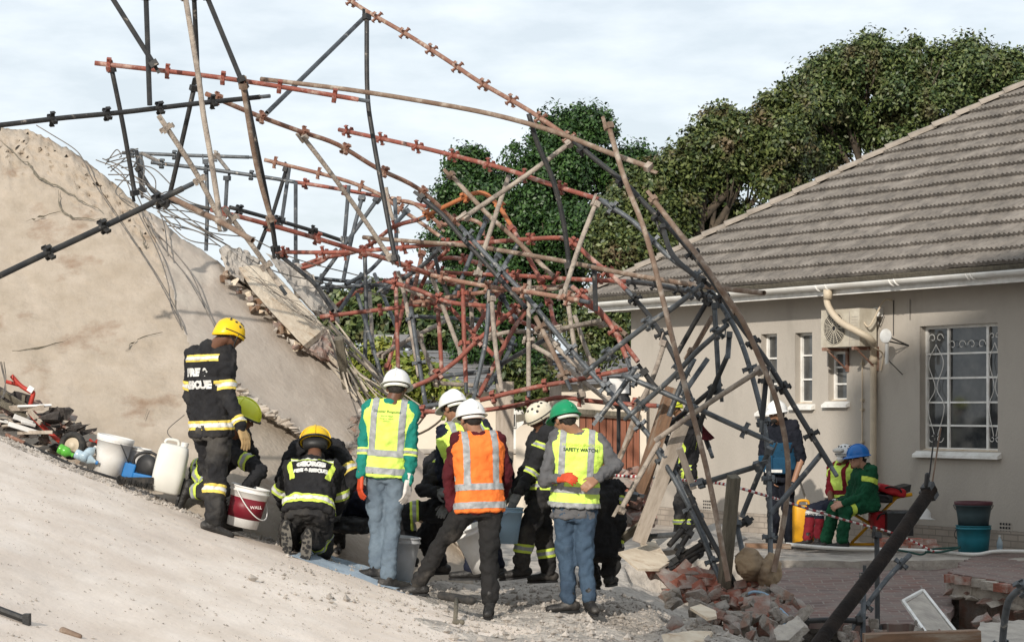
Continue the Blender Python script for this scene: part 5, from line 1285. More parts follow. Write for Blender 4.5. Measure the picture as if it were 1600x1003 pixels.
# 10 crouching right
I = person('firefighter crouching with back to the camera at the right of the green helmet', 'pel:940,858,16.9 ch:936,758,16.9 hd:915,735,17.05 eL:912,815,17.1 wL:905,845,17.3 eR:966,822,16.9 wR:945,850,17.1 kL:915,838,17.2 aL:928,902,17 kR:962,840,16.95 aR:952,898,16.85',
 (-.5, .85, -.1), (-.6, .8, 0), (-.7, .6, -.4), skin='skinD', hel=None, gl=('gloveg', 'gloveg'), tL=(-.6, .8, 0), tR=(.3, .9, 0), bands=[('aR', .35, 'hiv', 'silver'), ('hR', .75, 'hiv', 'silver')], top=('bunker', 1.2))
# 11 crouching in the middle
I = person('firefighter crouching between the teal coverall and the orange vest, grey glove at his chest', 'pel:705,800,17.3 ch:688,712,17.35 hd:702,690,17.5 eL:662,765,17.1 wL:683,768,17.0 eR:720,770,17.4 wR:700,790,17.1 kL:632,800,17.2 aL:640,868,17.3 kR:660,840,17.5 aR:690,880,17.5',
 (-.75, -.45, -.1), (-.85, -.3, 0), (-.7, -.4, -.5), skin='skinD', hel=None, gl=('gloveg', 'gloveg'), tL=(-.8, -.4, 0), tR=(-.8, -.2, 0), bands=[('aL', .25, 'hiv', 'silver'), ('hL', .80, 'hiv', 'silver'), ('aR', .6, 'hiv', 'silver')], top=('bunker', 1.2), low=('bunker', 1.2))
# 12 behind the props
I = person('rescuer in dark suit with lime stripes standing behind the scaffold props', 'pel:1068,738,24.6 ch:1068,655,24.6 hd:1050,634,24.5 eL:1046,690,24.4 wL:1034,680,24.2 eR:1088,698,24.6 wR:1080,735,24.5 kL:1062,786,24.6 aL:1062,838,24.6 kR:1078,788,24.7 aR:1080,836,24.7',
 (-.8, -.4, 0), (-.7, -.5, 0), (-.8, -.3, -.2), skin='skinM', hel=('rescue', 'hlim'), gl=('gloveg', 'gloveg'), tL=(-.9, -.3, 0), tR=(-.7, -.6, 0), bands=[('sL', .55, 'hiv', 'silver', .06), ('sR', .55, 'hiv', 'silver', .06), ('T', .1, 'hiv', 'silver', .06)])
c = I['ch'] + I['rs'] * -.12; band(I['jk'], [(c - I['rs'] * .03, I['rs']), (c + I['rs'] * .03, -I['rs'])], I['on_torso'], .005, 'reflective_strap', M['hiv'], I['jk'])
# 13 policeman
I = person('bearded officer in black uniform, blue pouch vest and white hard hat standing by the wall', 'pel:1220,742,23.9 ch:1219,660,23.9 hd:1213,646,23.75 eL:1252,718,23.8 wL:1238,758,23.7 eR:1192,712,24 wR:1204,745,23.9 kL:1231,796,23.85 aL:1234,846,23.8 kR:1208,797,23.9 aR:1208,848,23.85',
 (-.55, -.83, 0), (-.4, -.9, 0), (-.8, -.55, -.1), skin='skinM', hel=('hard', 'hwhi'), top=('policeb', 1.14), low=('policeb', 1.05), sleeve=.5, tL=(-.2, -1, 0), tR=(-.5, -.85, 0), curl=(.9, .7))
g = G(); g.loft([(c_, x, y, a * 1.03, b * 1.08) for c_, x, y, a, b in torso(None, I['pel'] + I['up'] * .06, I['ch'], I['rh'], I['rs'], 1.16, hem=0, neck=False)[:5]]); pv_ = union(g, 'pouch_vest', M['pblue'], I['root'], .014, 3, ((.06, .02),))
for q, z_ in ((-.10, .12), (.09, .14)):
    g = G(); c = I['pel'] + I['up'] * z_ + I['rs'] * q + I['ft'] * .20; g.box(c, .19, .09, .20, frame(I['ft'], I['up'])); o = g.make('pouch', M['pblue'], pv_); bv_ = o.modifiers.new('b', 'BEVEL'); bv_.width = .02; bv_.segments = 2
g = G(); c = I['pel'] + I['up'] * .055 + I['rs'] * -.03 + I['ft'] * .25; g.box(c, .22, .01, .035, frame(I['ft'], I['up'])); g.make('reflective_band', M['silverw'], pv_)
g = G(); w = I['wL']; g.cap(w - V3(0, 0, .0), w + V3(.0, 0, .012), .036, .036); g.make('watch', M['dark'], I['root'], True)
g = G(); g.ell(I['hc'] + I['Fm'] @ V3(0, .045, -.072), .050, .050, .042, I['Fm']); union(g, 'beard', M['hair'], I['root'], .009, 2, ((.02, .01),))
# 14 seated paramedic, white helmet
I = person('seated paramedic in white helmet, goggles and dust mask with red and lime vest', 'pel:1322,782,23.6 ch:1318,726,23.6 hd:1320,709,23.5 eL:1332,772,23.5 wL:1310,790,23.3 eR:1297,768,23.6 wR:1300,788,23.4 kL:1282,796,23.2 aL:1278,845,23.15 kR:1266,796,23.5 aR:1262,843,23.4',
 (-.75, -.6, 0), (-.85, -.5, 0), (-.75, -.62, -.1), skin='skinD', hel=('rescue', 'hwhi'), top=('redp', 1.05), low=('redp', .88), sleeve=.5, tL=(-.8, -.6, 0), tR=(-.9, -.4, 0), bands=[('sL', .12, 'silverw', 'silverw', .06), ('sR', .12, 'silverw', 'silverw', .06), ('hL', .55, 'silverw', 'silverw', .06)], vest=('lime', 'redp', -.03))
g = G(); g.ell(I['hc'] + I['Fm'] @ V3(0, .085, -.045), .045, .042, .045, I['Fm']); g.make('dust_mask', M['white'], I['root'], True)
g = G(); g.loft([(I['hc'] + I['Fm'] @ V3(0, .142, .055), I['Fm'].col[0], I['Fm'].col[2], .062, .024), (I['hc'] + I['Fm'] @ V3(0, .10, .055), I['Fm'].col[0], I['Fm'].col[2], .080, .030)], 20); g.make('goggles', M['gutter'], I['root'], True)
for s, z in ((-1, .30), (1, .30)):
    band(I['tr'], [(I['kL'] + V3(0, 0, -.10), V3(0, 0, 1))], None, .004, 'knee_patch', M['navy'], I['tr']) if s < 0 else None
# 15 seated paramedic green
I = person('seated paramedic in green uniform and blue hard hat on the stretcher end', 'pel:1352,786,23.1 ch:1350,732,23.15 hd:1340,715,23.1 eL:1352,776,22.95 wL:1318,786,22.85 eR:1328,776,23.3 wR:1308,788,23.1 kL:1322,796,22.9 aL:1316,846,22.85 kR:1304,793,23.2 aR:1290,845,23.1',
 (-.92, -.3, 0), (-.95, -.25, 0), (-.96, -.25, -.1), skin='skinL', hel=('hard', 'hblu'), top=('green', 1.12), low=('green', 1.18), tL=(-.95, -.2, 0), tR=(-.95, -.2, 0), curl=(.9, .9), bands=[('aL', .35, 'hiv', 'hiv', .06), ('hL', .80, 'hiv', 'hiv', .06), ('hR', .8, 'hiv', 'hiv', .06)])
g = G(); Fq = I['Fm']; hc = I['hc']
for s in (-1, 1): g.tube([hc + Fq @ V3(s * .03 + .022 * math.cos(a), .098, .004 + .016 * math.sin(a)) for a in np.linspace(0, 6.283, 13)], .004, 5); g.tube([hc + Fq @ V3(s * .055, .095, .006), hc + Fq @ V3(s * .08, 0, .0)], .004, 5)
g.make('safety_glasses', M['dark'], I['root'])
# ---------------------------------------------------------------- props
def Tm(c, z=(0, 0, 1), y=None):
    z = Vector(z).normalized(); q = z.to_track_quat('Z', 'Y').to_matrix().to_4x4(); return Matrix.Translation(Vector(c)) @ q
def bucket(label, c, r0, r1, h, bm_, axis=(0, 0, 1), rim=None, lid=None, handle=None, fill=None, band_=None, name='bucket'):
    T = Tm(c, axis); root = thing(name, label, 'bucket', c); g = G()
    pr = [(0, 0), (r0, 0), (r0 + (r1 - r0) * .5, h * .5), (r1, h * .86), (r1 + .008, h * .86), (r1 + .008, h * .90), (r1, h * .905), (r1 + .002, h * .97), (r1 + .007, h * .97), (r1 + .007, h), (r1 - .004, h)]
    if not lid: pr += [(r1 - .006, h * .9), (r0 - .005, .012), (0, .012)]
    g.lathe(pr, T, 32); g.make('body', bm_, root, True)
    if lid: g = G(); g.lathe([(r1 + .009, h * .90), (r1 + .012, h * .92), (r1 + .012, h + .006), (r1 - .004, h + .008), (r1 - .012, h - .004), (0, h - .004)], T, 32); g.make('lid', lid, root, True)
    if fill: g = G(); g.lathe([(0, h * .6), (r0 + (r1 - r0) * .6 - .008, h * .6)], T, 24); g.make('contents', fill, root)
    if band_: z0, z1, mt = band_; ra = r0 + (r1 - r0) * z0 + .0035; rb_ = r0 + (r1 - r0) * z1 + .0035; g = G(); g.lathe([(ra - .003, h * z0), (ra, h * z0), (rb_, h * z1), (rb_ - .003, h * z1)], T, 32); g.make('label_band', mt, root, True)
    if handle:
        hm, side, drop = handle; g = G(); pts = []
        for k in range(17):
            a = math.pi * k / 16; x = (r1 + .016) * math.cos(a); s_ = math.sin(a); pts.append(T @ Vector((x * math.cos(side) - (r1 + .03) * s_ * math.sin(side) * .98, x * math.sin(side) + (r1 + .03) * s_ * math.cos(side) * .98, h * .88 - drop * s_)))
        g.tube(pts, .005, 6); g.make('handle', hm, root, True)
    return root
M['bwhite'] = mat('white bucket plastic', (.70, .69, .67), (.62, .60, .57), 6, .4)
M['bred'] = mat('dark red label', (.16, .01, .02), None, rough=.45)
M['bgrey'] = mat('grey bucket plastic', (.46, .47, .49), (.38, .385, .39), 6, .45)
M['bteal'] = mat('teal bucket plastic', (.015, .16, .21), (.012, .13, .17), 5, .45)
M['bslate'] = mat('slate bucket plastic', (.045, .075, .085), (.035, .06, .07), 5, .45)
M['blid'] = mat('maroon lid', (.07, .018, .025), None, rough=.45)
M['pblu'] = mat('pale blue plastic', (.28, .42, .56), (.24, .36, .48), 5, .45)
M['yel'] = mat('yellow plastic', (.62, .30, .01), (.52, .25, .01), 5, .45)
M['redb'] = mat('red bag', (.42, .012, .02), (.30, .01, .015), 6, .6)
M['redd'] = mat('red painted steel', (.42, .04, .025), (.30, .03, .02), 8, .45)
M['blue'] = mat('blue plastic', (.02, .16, .42), (.015, .12, .32), 6, .45)
M['gbot'] = mat('green bottle', (.10, .38, .05), None, rough=.2); M['cbot'] = mat('clear bottle', (.42, .52, .58), (.30, .40, .48), 12, .15)
M['jerry'] = mat('translucent plastic', (.66, .65, .60), (.60, .59, .54), 3, .35)
M['cloth'] = mat('pale blue sheet', (.34, .42, .50), (.24, .30, .36), 5, .8, .3, 30)
M['char'] = mat('charred scrap', (.06, .052, .048), (.025, .022, .022), 9, .9, .5, 40, col3=(.22, .19, .17), sc3=7, lo3=.55, hi3=.7)
bucket('white lidded bucket with black handle standing left of the jerry can', P(168, 742, 17.0), .125, .148, .33, M['bwhite'], (.22, 0, .97), lid=M['bwhite'], handle=(M['dark'], math.pi + .5, .22))
bk = bucket('open white and dark red paint bucket beside the standing firefighter', P(378, 822, 16.15), .125, .155, .33, M['bwhite'], (.22, .0, .97), band_=(.22, .72, M['bred']), handle=(M['bwhite'], math.pi - .5, .20))
textmesh('lettering', 'WALL', P(400, 795, 15.95), (1, 0, 0), (0, 0, 1), .035, None, M['white'], bk)
bucket('light grey bucket standing behind the legs of the teal coverall', P(622, 905, 16.5), .115, .15, .36, M['bgrey'], (.10, 0, 1), handle=(M['bgrey'], 0, .05))
bucket('long white tub tipped over behind the orange vest', P(757, 890, 16.4), .10, .135, .38, M['bwhite'], (-.35, -.1, .94))
bucket('pale blue bucket held low between the orange vest and the firefighter', P(790, 848, 16.6), .10, .13, .30, M['pblu'], (.05, 0, 1), handle=(M['pblu'], 0, .1))
bucket('teal bucket standing by the wall under a second one', P(1521, 862, 22.3), .165, .19, .30, M['bteal'], handle=(M['dark'], math.pi + .3, .14))
bucket('slate bucket with maroon lid stacked on the teal one', P(1521, 822, 22.3), .165, .20, .27, M['bslate'], lid=M['blid'], handle=(M['dark'], math.pi - .2, .12))
bucket('small white bucket partly hidden behind the coiled blue tool', P(212, 735, 17.15), .08, .10, .2, M['bwhite'], (.2, 0, 1))
# jerry can
jc = thing('jerry_can', 'big translucent white jerry can on the slab left of the firefighter', 'jerry can', P(262, 770, 16.7)); c = P(266, 731, 16.7)
A = Vector((.22, 0, .97)).normalized(); B = Vector((.97, .1, -.22)).normalized(); D_ = A.cross(B)
g = G(); g.loft([(c - A * .21, B, D_, .10, .09), (c - A * .195, B, D_, .128, .115), (c - A * .05, B, D_, .132, .118), (c + A * .13, B, D_, .128, .115), (c + A * .185, B, D_, .115, .10), (c + A * .20, B, D_, .09, .08)], 28, 4); g.make('body', M['jerry'], jc, True)
g = G(); t_ = c + A * .20; g.tube([t_ + B * .075, t_ + B * .075 + A * .035], .032, 14); g.make('cap', M['bwhite'], jc)
g = G(); g.tube(smoothline([t_ - B * .09, t_ - B * .07 + A * .03, t_ + B * .01 + A * .035, t_ + B * .03]), .013, 8); g.make('handle', M['jerry'], jc, True)
g = G(); g.tube(smoothline([t_ - B * .02 + A * .03, P(262, 672, 16.8), P(288, 648, 16.9)]), .004, 5); o = g.make('loose_wire', M['wire']); tagit(o, 'thin wire curling up from behind the jerry can', 'wire')
# broom
br = thing('broom', 'long handled broom lying on the slab with its black bristle head at the white bucket', 'broom', P(212, 755, 16.6))
g = G(); g.tube([P(38, 692, 16.9), P(118, 728, 16.75), P(182, 748, 16.65)], .011, 8); g.make('handle', M['dark'], br, True)
g = G(); g.tube([P(10, 679, 17), P(38, 692, 16.9)], .017, 8); g.make('grip', M['rust'], br, True)
c = P(212, 752, 16.6); X = (P(240, 760, 16.6) - P(183, 747, 16.6)).normalized(); g = G(); g.box(P(190, 752, 16.62), .04, .06, .07, frame(X.cross(Vector((0, 0, 1))))); g.make('block', M['woodp'], br)
bm_g = G()
for k in range(900):
    t = R.uniform(-.15, .15); s = R.uniform(-.04, .04); p = c + X * t + Vector((0, s, R.uniform(-.01, .02))); d = Vector((t * .5 + R.uniform(-.2, .2), s * 6 + R.uniform(-.3, .3), -.55 + R.uniform(-.3, .5))).normalized() * .06; w = Vector((.0025, 0, .001)); bm_g.add([p - w, p + w, p + d], [(0, 1, 2)])
bm_g.box(c + Vector((0, 0, .01)), .30, .07, .05, frame(X.cross(Vector((0, 0, 1))) * -1)); bm_g.make('bristles', M['rubber'], br)
# red hand truck with wheel
ht = thing('hand_truck', 'red tubular hand truck with a black wheel lying against the tilted slab', 'hand truck', P(60, 680, 17.1)); Yh = 17.15
g = G(); g.tube(smoothline([P(18, 587, Yh), P(32, 602, Yh), P(46, 611, Yh), P(52, 614, Yh), P(48, 630, Yh), P(46, 643, Yh), P(60, 660, Yh), P(96, 692, Yh)], 5), .02, 8); g.tube([P(9, 596, Yh), P(32, 602, Yh)], .016, 8); g.tube([P(50, 642, Yh + .3), P(104, 690, Yh + .3)], .018, 8); g.make('tube_frame', M['redd'], ht, True)
g = G(); g.box(P(48, 608, Yh - .03), .05, .02, .05, Matrix.Rotation(.6, 3, 'Y')); g.make('sticker', M['bwhite'], ht)
W_ = Tm(P(113, 696, 17.0), (-.25, -1, .15)); g = G(); g.lathe([(.075, -.03), (.10, -.035), (.118, -.02), (.122, 0), (.118, .02), (.10, .035), (.075, .03), (.07, 0), (.075, -.03)], W_, 28); w_ = g.make('tyre', M['rubber'], ht, True)
g = G(); g.lathe([(0, .02), (.03, .02), (.035, .0), (.07, .005), (.075, 0), (.07, -.01), (0, -.01)], W_, 20); g.make('rim', M['pipe'], ht, True)
o_ = thing('pipe_wrench', 'short red steel tool lying between the wheel and the white bucket', 'tool', P(150, 690, 17.1)); g = G(); g.tube([P(141, 701, 17.1), P(154, 688, 17.1)], .018, 8); g.tube([P(140, 686, 17.1), P(148, 694, 17.1)], .012, 6); g.make('shaft', M['redd'], o_)
# plastic bottles
def bottle(label, a, b, r, mt, cap_):
    a = P(*a); b = P(*b); d = b - a; L = d.length; T = Tm(a, d); root = thing('plastic_bottle', label, 'bottle', a); g = G(); g.lathe([(0, 0), (r * .9, 0), (r, .01), (r, L * .3), (r * .94, L * .33), (r, L * .36), (r, L * .68), (r * .5, L * .88), (r * .35, L * .95), (r * .35, L), (0, L)], T, 16); g.make('body', mt, root, True)
    g = G(); g.lathe([(0, L), (r * .4, L), (r * .4, L + .018), (0, L + .018)], T, 12); g.make('cap', cap_, root)
bottle('crumpled green plastic bottle beside the hand truck wheel', (92, 700, 16.9), (112, 710, 16.9), .045, M['gbot'], M['gbot'])
bottle('clear plastic water bottle lying between green bottle and white bucket', (118, 708, 16.85), (150, 722, 16.85), .042, M['cbot'], M['blue'])
bottle('second clear bottle squashed against the white bucket', (128, 716, 16.8), (148, 700, 16.95), .04, M['cbot'], M['bwhite'])
bottle('small water bottle with dark label standing by the bungalow plinth', (1562, 866, 22.5), (1562, 838, 22.5), .034, M['cbot'], M['bwhite'])
# blue power tool
pt = thing('concrete_saw', 'blue and black cutting tool lying between the white bucket and the jerry can', 'power tool', P(225, 740, 17)); g = G()
g.box(P(203, 735, 17), .10, .12, .13, Matrix.Rotation(.3, 3, 'Y')); g.box(P(224, 745, 16.95), .17, .1, .05, Matrix.Rotation(.2, 3, 'Y')); o = g.make('motor_housing', M['blue'], pt); q_ = o.modifiers.new('b', 'BEVEL'); q_.width = .012; q_.segments = 2
g = G(); g.lathe([(0, -.02), (.09, -.02), (.10, 0), (.09, .02), (.03, .03), (0, .03)], Tm(P(229, 728, 16.95), (-.3, -1, .1)), 24); g.make('blade_guard', M['dark'], pt, True)
g = G(); g.tube(smoothline([P(208, 742, 17), P(210, 716, 17), P(226, 706, 17), P(243, 710, 17), P(248, 722, 17)]), .012, 8); g.make('handle', M['dark'], pt, True)
# sledge hammer on the slab
sh_ = thing('club_hammer', 'rubber headed hammer lying on the slab in front of the orange vest', 'hammer', P(712, 955, 15.3)); g = G(); ha, hb = P(690, 937, 15.45), P(737, 945, 15.35); ha.z += .035; hb.z += .035
g.cap(ha, hb, .034, .034); g.make('head', M['rubber'], sh_, True); g = G(); md = (ha + hb) / 2; e_ = P(711, 976, 14.75); e_.z += .02; g.tube([md, e_], .017, 8); g.cap(e_, e_ + Vector((.05, 0, 0)), .022, .022); g.make('handle', M['wooddk'], sh_, True)
sc = thing('scrap_pile', 'dark pile of charred scrap and splintered boards at the left edge', 'scrap', P(40, 670, 17.1))
for k in range(70):
    x = R.uniform(-60, 150); y = 640 + (x - 0) * .42 + R.uniform(-34, 26); Yk = R.uniform(17.05, 17.5); c = P(x, min(y, 720), Yk); s = R.uniform(.03, .10)
    chunk('scrap_lump', [c + Vector((R.uniform(-s, s) * 1.6, R.uniform(-s, s), R.uniform(-s, s) * .7)) for _ in range(8)], M['char'] if k % 5 else M['brickg'], sc, amp=.01, sub=1)
for k in range(16):
    x = R.uniform(-30, 60); y = 640 + x * .35 + R.uniform(-30, 20); a = P(x, y, 17.05); g = G(); g.box(a, R.uniform(.12, .35), .02, R.uniform(.015, .05), Euler((R.uniform(-1, 1), R.uniform(-.2, .8), R.uniform(-.6, .6))).to_matrix()); g.make('splinter', (M['bwhite'], M['woodp'], M['wooddk'])[k % 3], sc)
tb = thing('wooden_tray', 'grey weathered tray standing on edge in the scrap pile', 'tray', P(20, 640, 17.2)); g = G(); g.box(P(20, 630, 17.25), .2, .03, .17, Matrix.Rotation(.15, 3, 'Y')); g.box(P(37, 635, 17.2), .03, .12, .2, Matrix.Rotation(.15, 3, 'Y')); g.make('side', M['wooddk'], tb)
g = G(); [g.tube(smoothline([P(0 + k * 2, 565, 17.0), P(6 + k, 590, 17.0), P(9 - k, 610, 16.95), P(2 + k, 622, 16.9)]), .005, 5) for k in (0, 1, 3)]; o = g.make('cable_coil', M['wire']); tagit(o, 'loop of cables hanging at the left edge of the photo', 'cable')
# pit contents round the rescue: sheet, dark bag, sand
for lb, (x, y, Yk), sx_, sz_, mt in (('dark heap of clothing and bags between the kneeling firefighter and the jeans', (562, 795, 17.2), .22, .14, M['navy']), ('dusty maroon bundle lying by the red glove', (555, 775, 17.4), .12, .09, M['maroon']), ('black crumpled bag on the ground beside the jeans', (548, 820, 17.1), .2, .07, M['dark'])):
    c = P(x, y, Yk); g = G(); [g.ell(c + Vector((R.uniform(-.5, .5) * sx_ * 1.5, R.uniform(-.1, .1), R.uniform(-.5, .5) * sz_)), sx_ * R.uniform(.4, .8), .15, sz_ * R.uniform(.5, .9)) for _ in range(6)]
    o = union(g, 'bundle', mt, None, .014, 1, ((.08, .05), (.03, .02))); tagit(o, lb, 'bundle')
def gnd(x, y):
    a = gz(x, y)
    if x < edge_x(y) - .1 and y < 17.05: a = max(a, slab_front(x, y))
    return a
xs_ = np.linspace(-1.75, -.75, 30); ys_ = np.linspace(15.9, 16.9, 24)
V = [(x + .05 * math.sin(y * 9), y, gnd(x, y) + .012 + .03 * max(0, fbm(Vector((x * 6, y * 6, 4))))) for y in ys_ for x in xs_]; Fc = [(j * 30 + i, j * 30 + i + 1, (j + 1) * 30 + i + 1, (j + 1) * 30 + i) for j in range(23) for i in range(29)]
o = mk('plastic_sheet', V, Fc, M['cloth'], None, True); tagit(o, 'crumpled pale blue plastic sheet spread beside the kneeling firefighter', 'sheet')
# stretcher, bags, boxes by the wall
sr = thing('ambulance_stretcher', 'yellow and black ambulance stretcher behind the seated paramedics', 'stretcher', P(1360, 850, 23.2)); Ys = 23.35
g = G()
for dy in (0, .5): g.tube(smoothline([P(1300, 792, Ys + dy), P(1350, 790, Ys + dy), P(1372, 782, Ys + dy), P(1425, 772, Ys + dy)]), .022, 8); g.tube([P(1310, 850, Ys + dy), P(1440, 850, Ys + dy)], .018, 8); g.tube([P(1320, 795, Ys + dy), P(1412, 848, Ys + dy)], .018, 8); g.tube([P(1400, 778, Ys + dy), P(1330, 848, Ys + dy)], .018, 8)
g.make('frame', M['yel'], sr, True)
g = G(); q = [P(1296, 790, Ys + .03), P(1360, 786, Ys + .03), P(1422, 768, Ys + .03), P(1424, 757, Ys + .03), P(1358, 774, Ys + .03), P(1298, 780, Ys + .03)]; g.prism(q, (0, .45, 0)); g.make('mattress', M['dark'], sr)
for x in (1318, 1436):
    for dy in (0, .5): g = G(); g.lathe([(.03, -.02), (.07, -.02), (.07, .02), (.03, .02), (.03, -.02)], Tm(P(x, 850, Ys + dy - .03), (0, 1, 0)), 16); g.make('wheel', M['dark'], sr, True)
def bag(label, cpx, sx_, sy_, sz_, mt, rot=0, name='medical_bag', cat='bag'):
    c = P(*cpx); root = thing(name, label, cat, c - Vector((0, 0, sz_ / 2))); g = G(); Mx = Matrix.Rotation(rot, 3, 'Y'); g.loft([(c + Mx @ Vector((0, 0, sz_ * k)), Mx.col[0], Vector((0, 1, 0)), sx_ / 2 * w, sy_ / 2 * w) for k, w in ((-.5, .88), (-.42, 1), (0, 1.03), (.42, 1), (.5, .86))], 24, 5)
    b = union(g, 'bag_body', mt, root, .014, 2, ((.1, .03),)); g = G(); g.tube(smoothline([c + Mx @ Vector((-sx_ * .3, -sy_ * .5, sz_ * .1)), c + Mx @ Vector((-sx_ * .15, -sy_ * .62, sz_ * .4)), c + Mx @ Vector((sx_ * .15, -sy_ * .62, sz_ * .4)), c + Mx @ Vector((sx_ * .3, -sy_ * .5, sz_ * .1))]), .012, 6); g.make('strap', M['dark'], root, True); return root
bag('bright red bag lying on top of the stretcher', (1392, 766, 23.4), .33, .3, .10, M['redb'], .25)
bag('red bag stowed under the stretcher mattress', (1378, 812, 23.3), .28, .3, .2, M['redb'], -.1)
bag('black bag lying on the stretcher behind the green uniform', (1372, 778, 23.3), .32, .3, .09, M['dark'], .1)
bx = thing('equipment_case', 'black equipment case standing right of the stretcher', 'case', P(1402, 838, 23.1)); g = G(); g.box(P(1403, 818, 23.15), .3, .3, .26); g.make('case_body', M['dark'], bx); g = G(); g.box(P(1403, 799, 23.15), .31, .31, .02); g.make('lid', M['galv'], bx)
yb = thing('yellow_canister', 'tall yellow plastic case standing between the officer and the paramedics', 'case', P(1253, 850, 23.6)); c = P(1255, 818, 23.6); g = G(); g.loft([(c + Vector((0, 0, z)), Vector((1, 0, 0)), Vector((0, 1, 0)), .12 * w, .12 * w) for z, w in ((-.25, .92), (-.23, 1), (.18, 1), (.22, .93))], 24, 6); g.make('body', M['yel'], yb, True)
g = G(); g.tube(smoothline([c + Vector((-.07, 0, .21)), c + Vector((-.05, 0, .27)), c + Vector((.05, 0, .27)), c + Vector((.07, 0, .21))]), .016, 8); g.make('handle', M['yel'], yb, True)
hl = thing('white_helmet', 'spare white helmet behind the black case', 'helmet', P(1437, 820, 23)); helmet('hard', M['hwhi'], P(1437, 812, 23.2), frame((1, 0, 0)), hl)
bn = thing('broom', 'pale wooden handle leaning on the wall behind the officer', 'broom', P(1262, 850, 24)); g = G(); g.tube([P(1247, 742, 24.4), P(1262, 790, 24.2), P(1268, 845, 24)], .014, 8); g.make('handle', M['woodp'], bn)
# pipes and hoses
ho = thing('plastic_pipe', 'long pale blue plastic pipe lying along the kerb', 'pipe', P(1400, 855, 21.9)); g = G(); g.tube(smoothline([P(1228, 850, 21.9), P(1300, 856, 21.8), P(1370, 858, 21.8), P(1440, 860, 21.8), P(1520, 866, 21.7), P(1560, 861, 21.7), P(1640, 862, 21.7)]), .021, 8); g.make('tube', M['gutter'], ho, True)
ho = thing('garden_hose', 'dark green hose tangled over the pale pipe', 'hose', P(1460, 860, 21.7)); g = G(); g.tube(smoothline([P(1385, 856, 21.6), P(1420, 862, 21.6), P(1440, 866, 21.6), P(1455, 858, 21.65), P(1480, 856, 21.7), P(1500, 855, 21.7), P(1470, 862, 21.6), P(1445, 862, 21.6)]), .012, 6); M['hose'] = mat('green hose', (.015, .06, .05), None, rough=.5); g.make('tube', M['hose'], ho, True)
ho = thing('blue_hose', 'blue tape and hose curling over the bricks below the props', 'hose', P(1200, 940, 15.6)); g = G(); g.tube(smoothline([P(1160, 932, 15.7), P(1178, 924, 15.7), P(1200, 930, 15.65), P(1216, 948, 15.5), P(1233, 968, 15.3), P(1220, 980, 15.2)]), .013, 6); g.make('tube', M['pblu'], ho, True)
# barrier tape: twisted red and white rope
M['twred'] = mat('red tape', (.30, .03, .035), None, rough=.5)
tp = thing('barrier_tape', 'twisted red and white barrier tape strung across the yard', 'barrier tape', P(1235, 785, 20)); L_ = smoothline([P(940, 742, 17.4), P(985, 744, 17.3), P(1050, 748, 17), P(1090, 752, 16.4), P(1130, 756, 16.2), P(1190, 772, 16), P(1235, 786, 18), P(1320, 812, 20.5), P(1400, 834, 21.3), P(1460, 862, 21.6)], 30)
g = G(); g.tube(L_, .013, 6); o = g.make('tape', M['twred'], tp); o.data.materials.append(M['bwhite'])
o.data.polygons.foreach_set('material_index', [((f // 6 + (f % 6) // 3) // 2) % 2 if f < 6 * (len(L_) - 1) else 0 for f in range(len(o.data.polygons))])
# window frame debris, sacks
wf = thing('broken_window_frame', 'white rectangular frame propped in the hole under the raised paving', 'window frame', P(1450, 980, 16.6)); q = [P(1411, 939, 16.9), P(1442, 922, 17.3), P(1494, 988, 16.5), P(1446, 988, 16.2)]
g = G()
for i in range(4): g.tube([q[i], q[(i + 1) % 4]], .018, 4)
g.make('frame', M['white'], wf); g = G(); g.prism([q[0].lerp(q[2], .06), q[1].lerp(q[3], .06), q[2].lerp(q[0], .06), q[3].lerp(q[1], .06)], (0, .02, -.01)); g.make('panel', M['conc'], wf)
sk = thing('cement_sack', 'torn brown paper cement sack lying against the foot of the props', 'sack', P(1190, 900, 15.8))
for x, y, rx_, rz_, mt in ((1176, 885, .11, .12, M['sackp']), (1200, 893, .08, .12, M['sackp'])):
    g = G(); c = P(x, y, 15.85); [g.ell(c + Vector((R.uniform(-.04, .04), R.uniform(-.04, .04), R.uniform(-.05, .05))), rx_, .12, rz_) for _ in range(3)]; union(g, 'paper', mt, sk, .013, 1, ((.09, .06), (.03, .02)))
# floodlight behind the tangle
fl = thing('floodlight', 'rectangular work floodlight with black rim before the garage', 'floodlight', P(968, 625, 20)); g = G(); c = P(967, 603, 20); Fm_ = frame((.1, -1, .05)); g.box(c, .24, .05, .19, Fm_); g.make('housing', M['dark'], fl)
g = G(); g.box(c + Vector((.003, -.03, 0)), .20, .012, .15, Fm_); g.make('lens', M['bwhite'], fl); g = G(); g.tube([c + Vector((0, .04, -.1)), c + Vector((0, .06, -.75))], .02, 8); g.ell(c + Vector((.02, .03, -.15)), .10, .08, .09); g.make('bracket', M['dark'], fl)
bd_ = thing('flag_cloth', 'maroon patterned cloth hanging from a tube near the props', 'cloth', P(1105, 680, 17)); g = G(); g.prism([P(1098, 664, 16.8), P(1107, 674, 16.8), P(1117, 684, 16.8), P(1110, 688, 16.8), P(1097, 687, 16.8)], (0, .03, 0)); g.make('fabric', M['maroon'], bd_)
db = thing('steel_bracket', 'dark steel bracket lying on the slab in the bottom left corner', 'bracket', P(20, 996, 9.4)); g = G(); a_ = P(-10, 996, 9.4); a_.z = slab_front(a_.x, 9.4) + .02; b_ = P(42, 994, 9.4); b_.z = slab_front(b_.x, 9.4) + .02; g.tube([a_, b_], .018, 8); g.box(b_, .03, .05, .06); g.make('bar', M['galvd'], db)
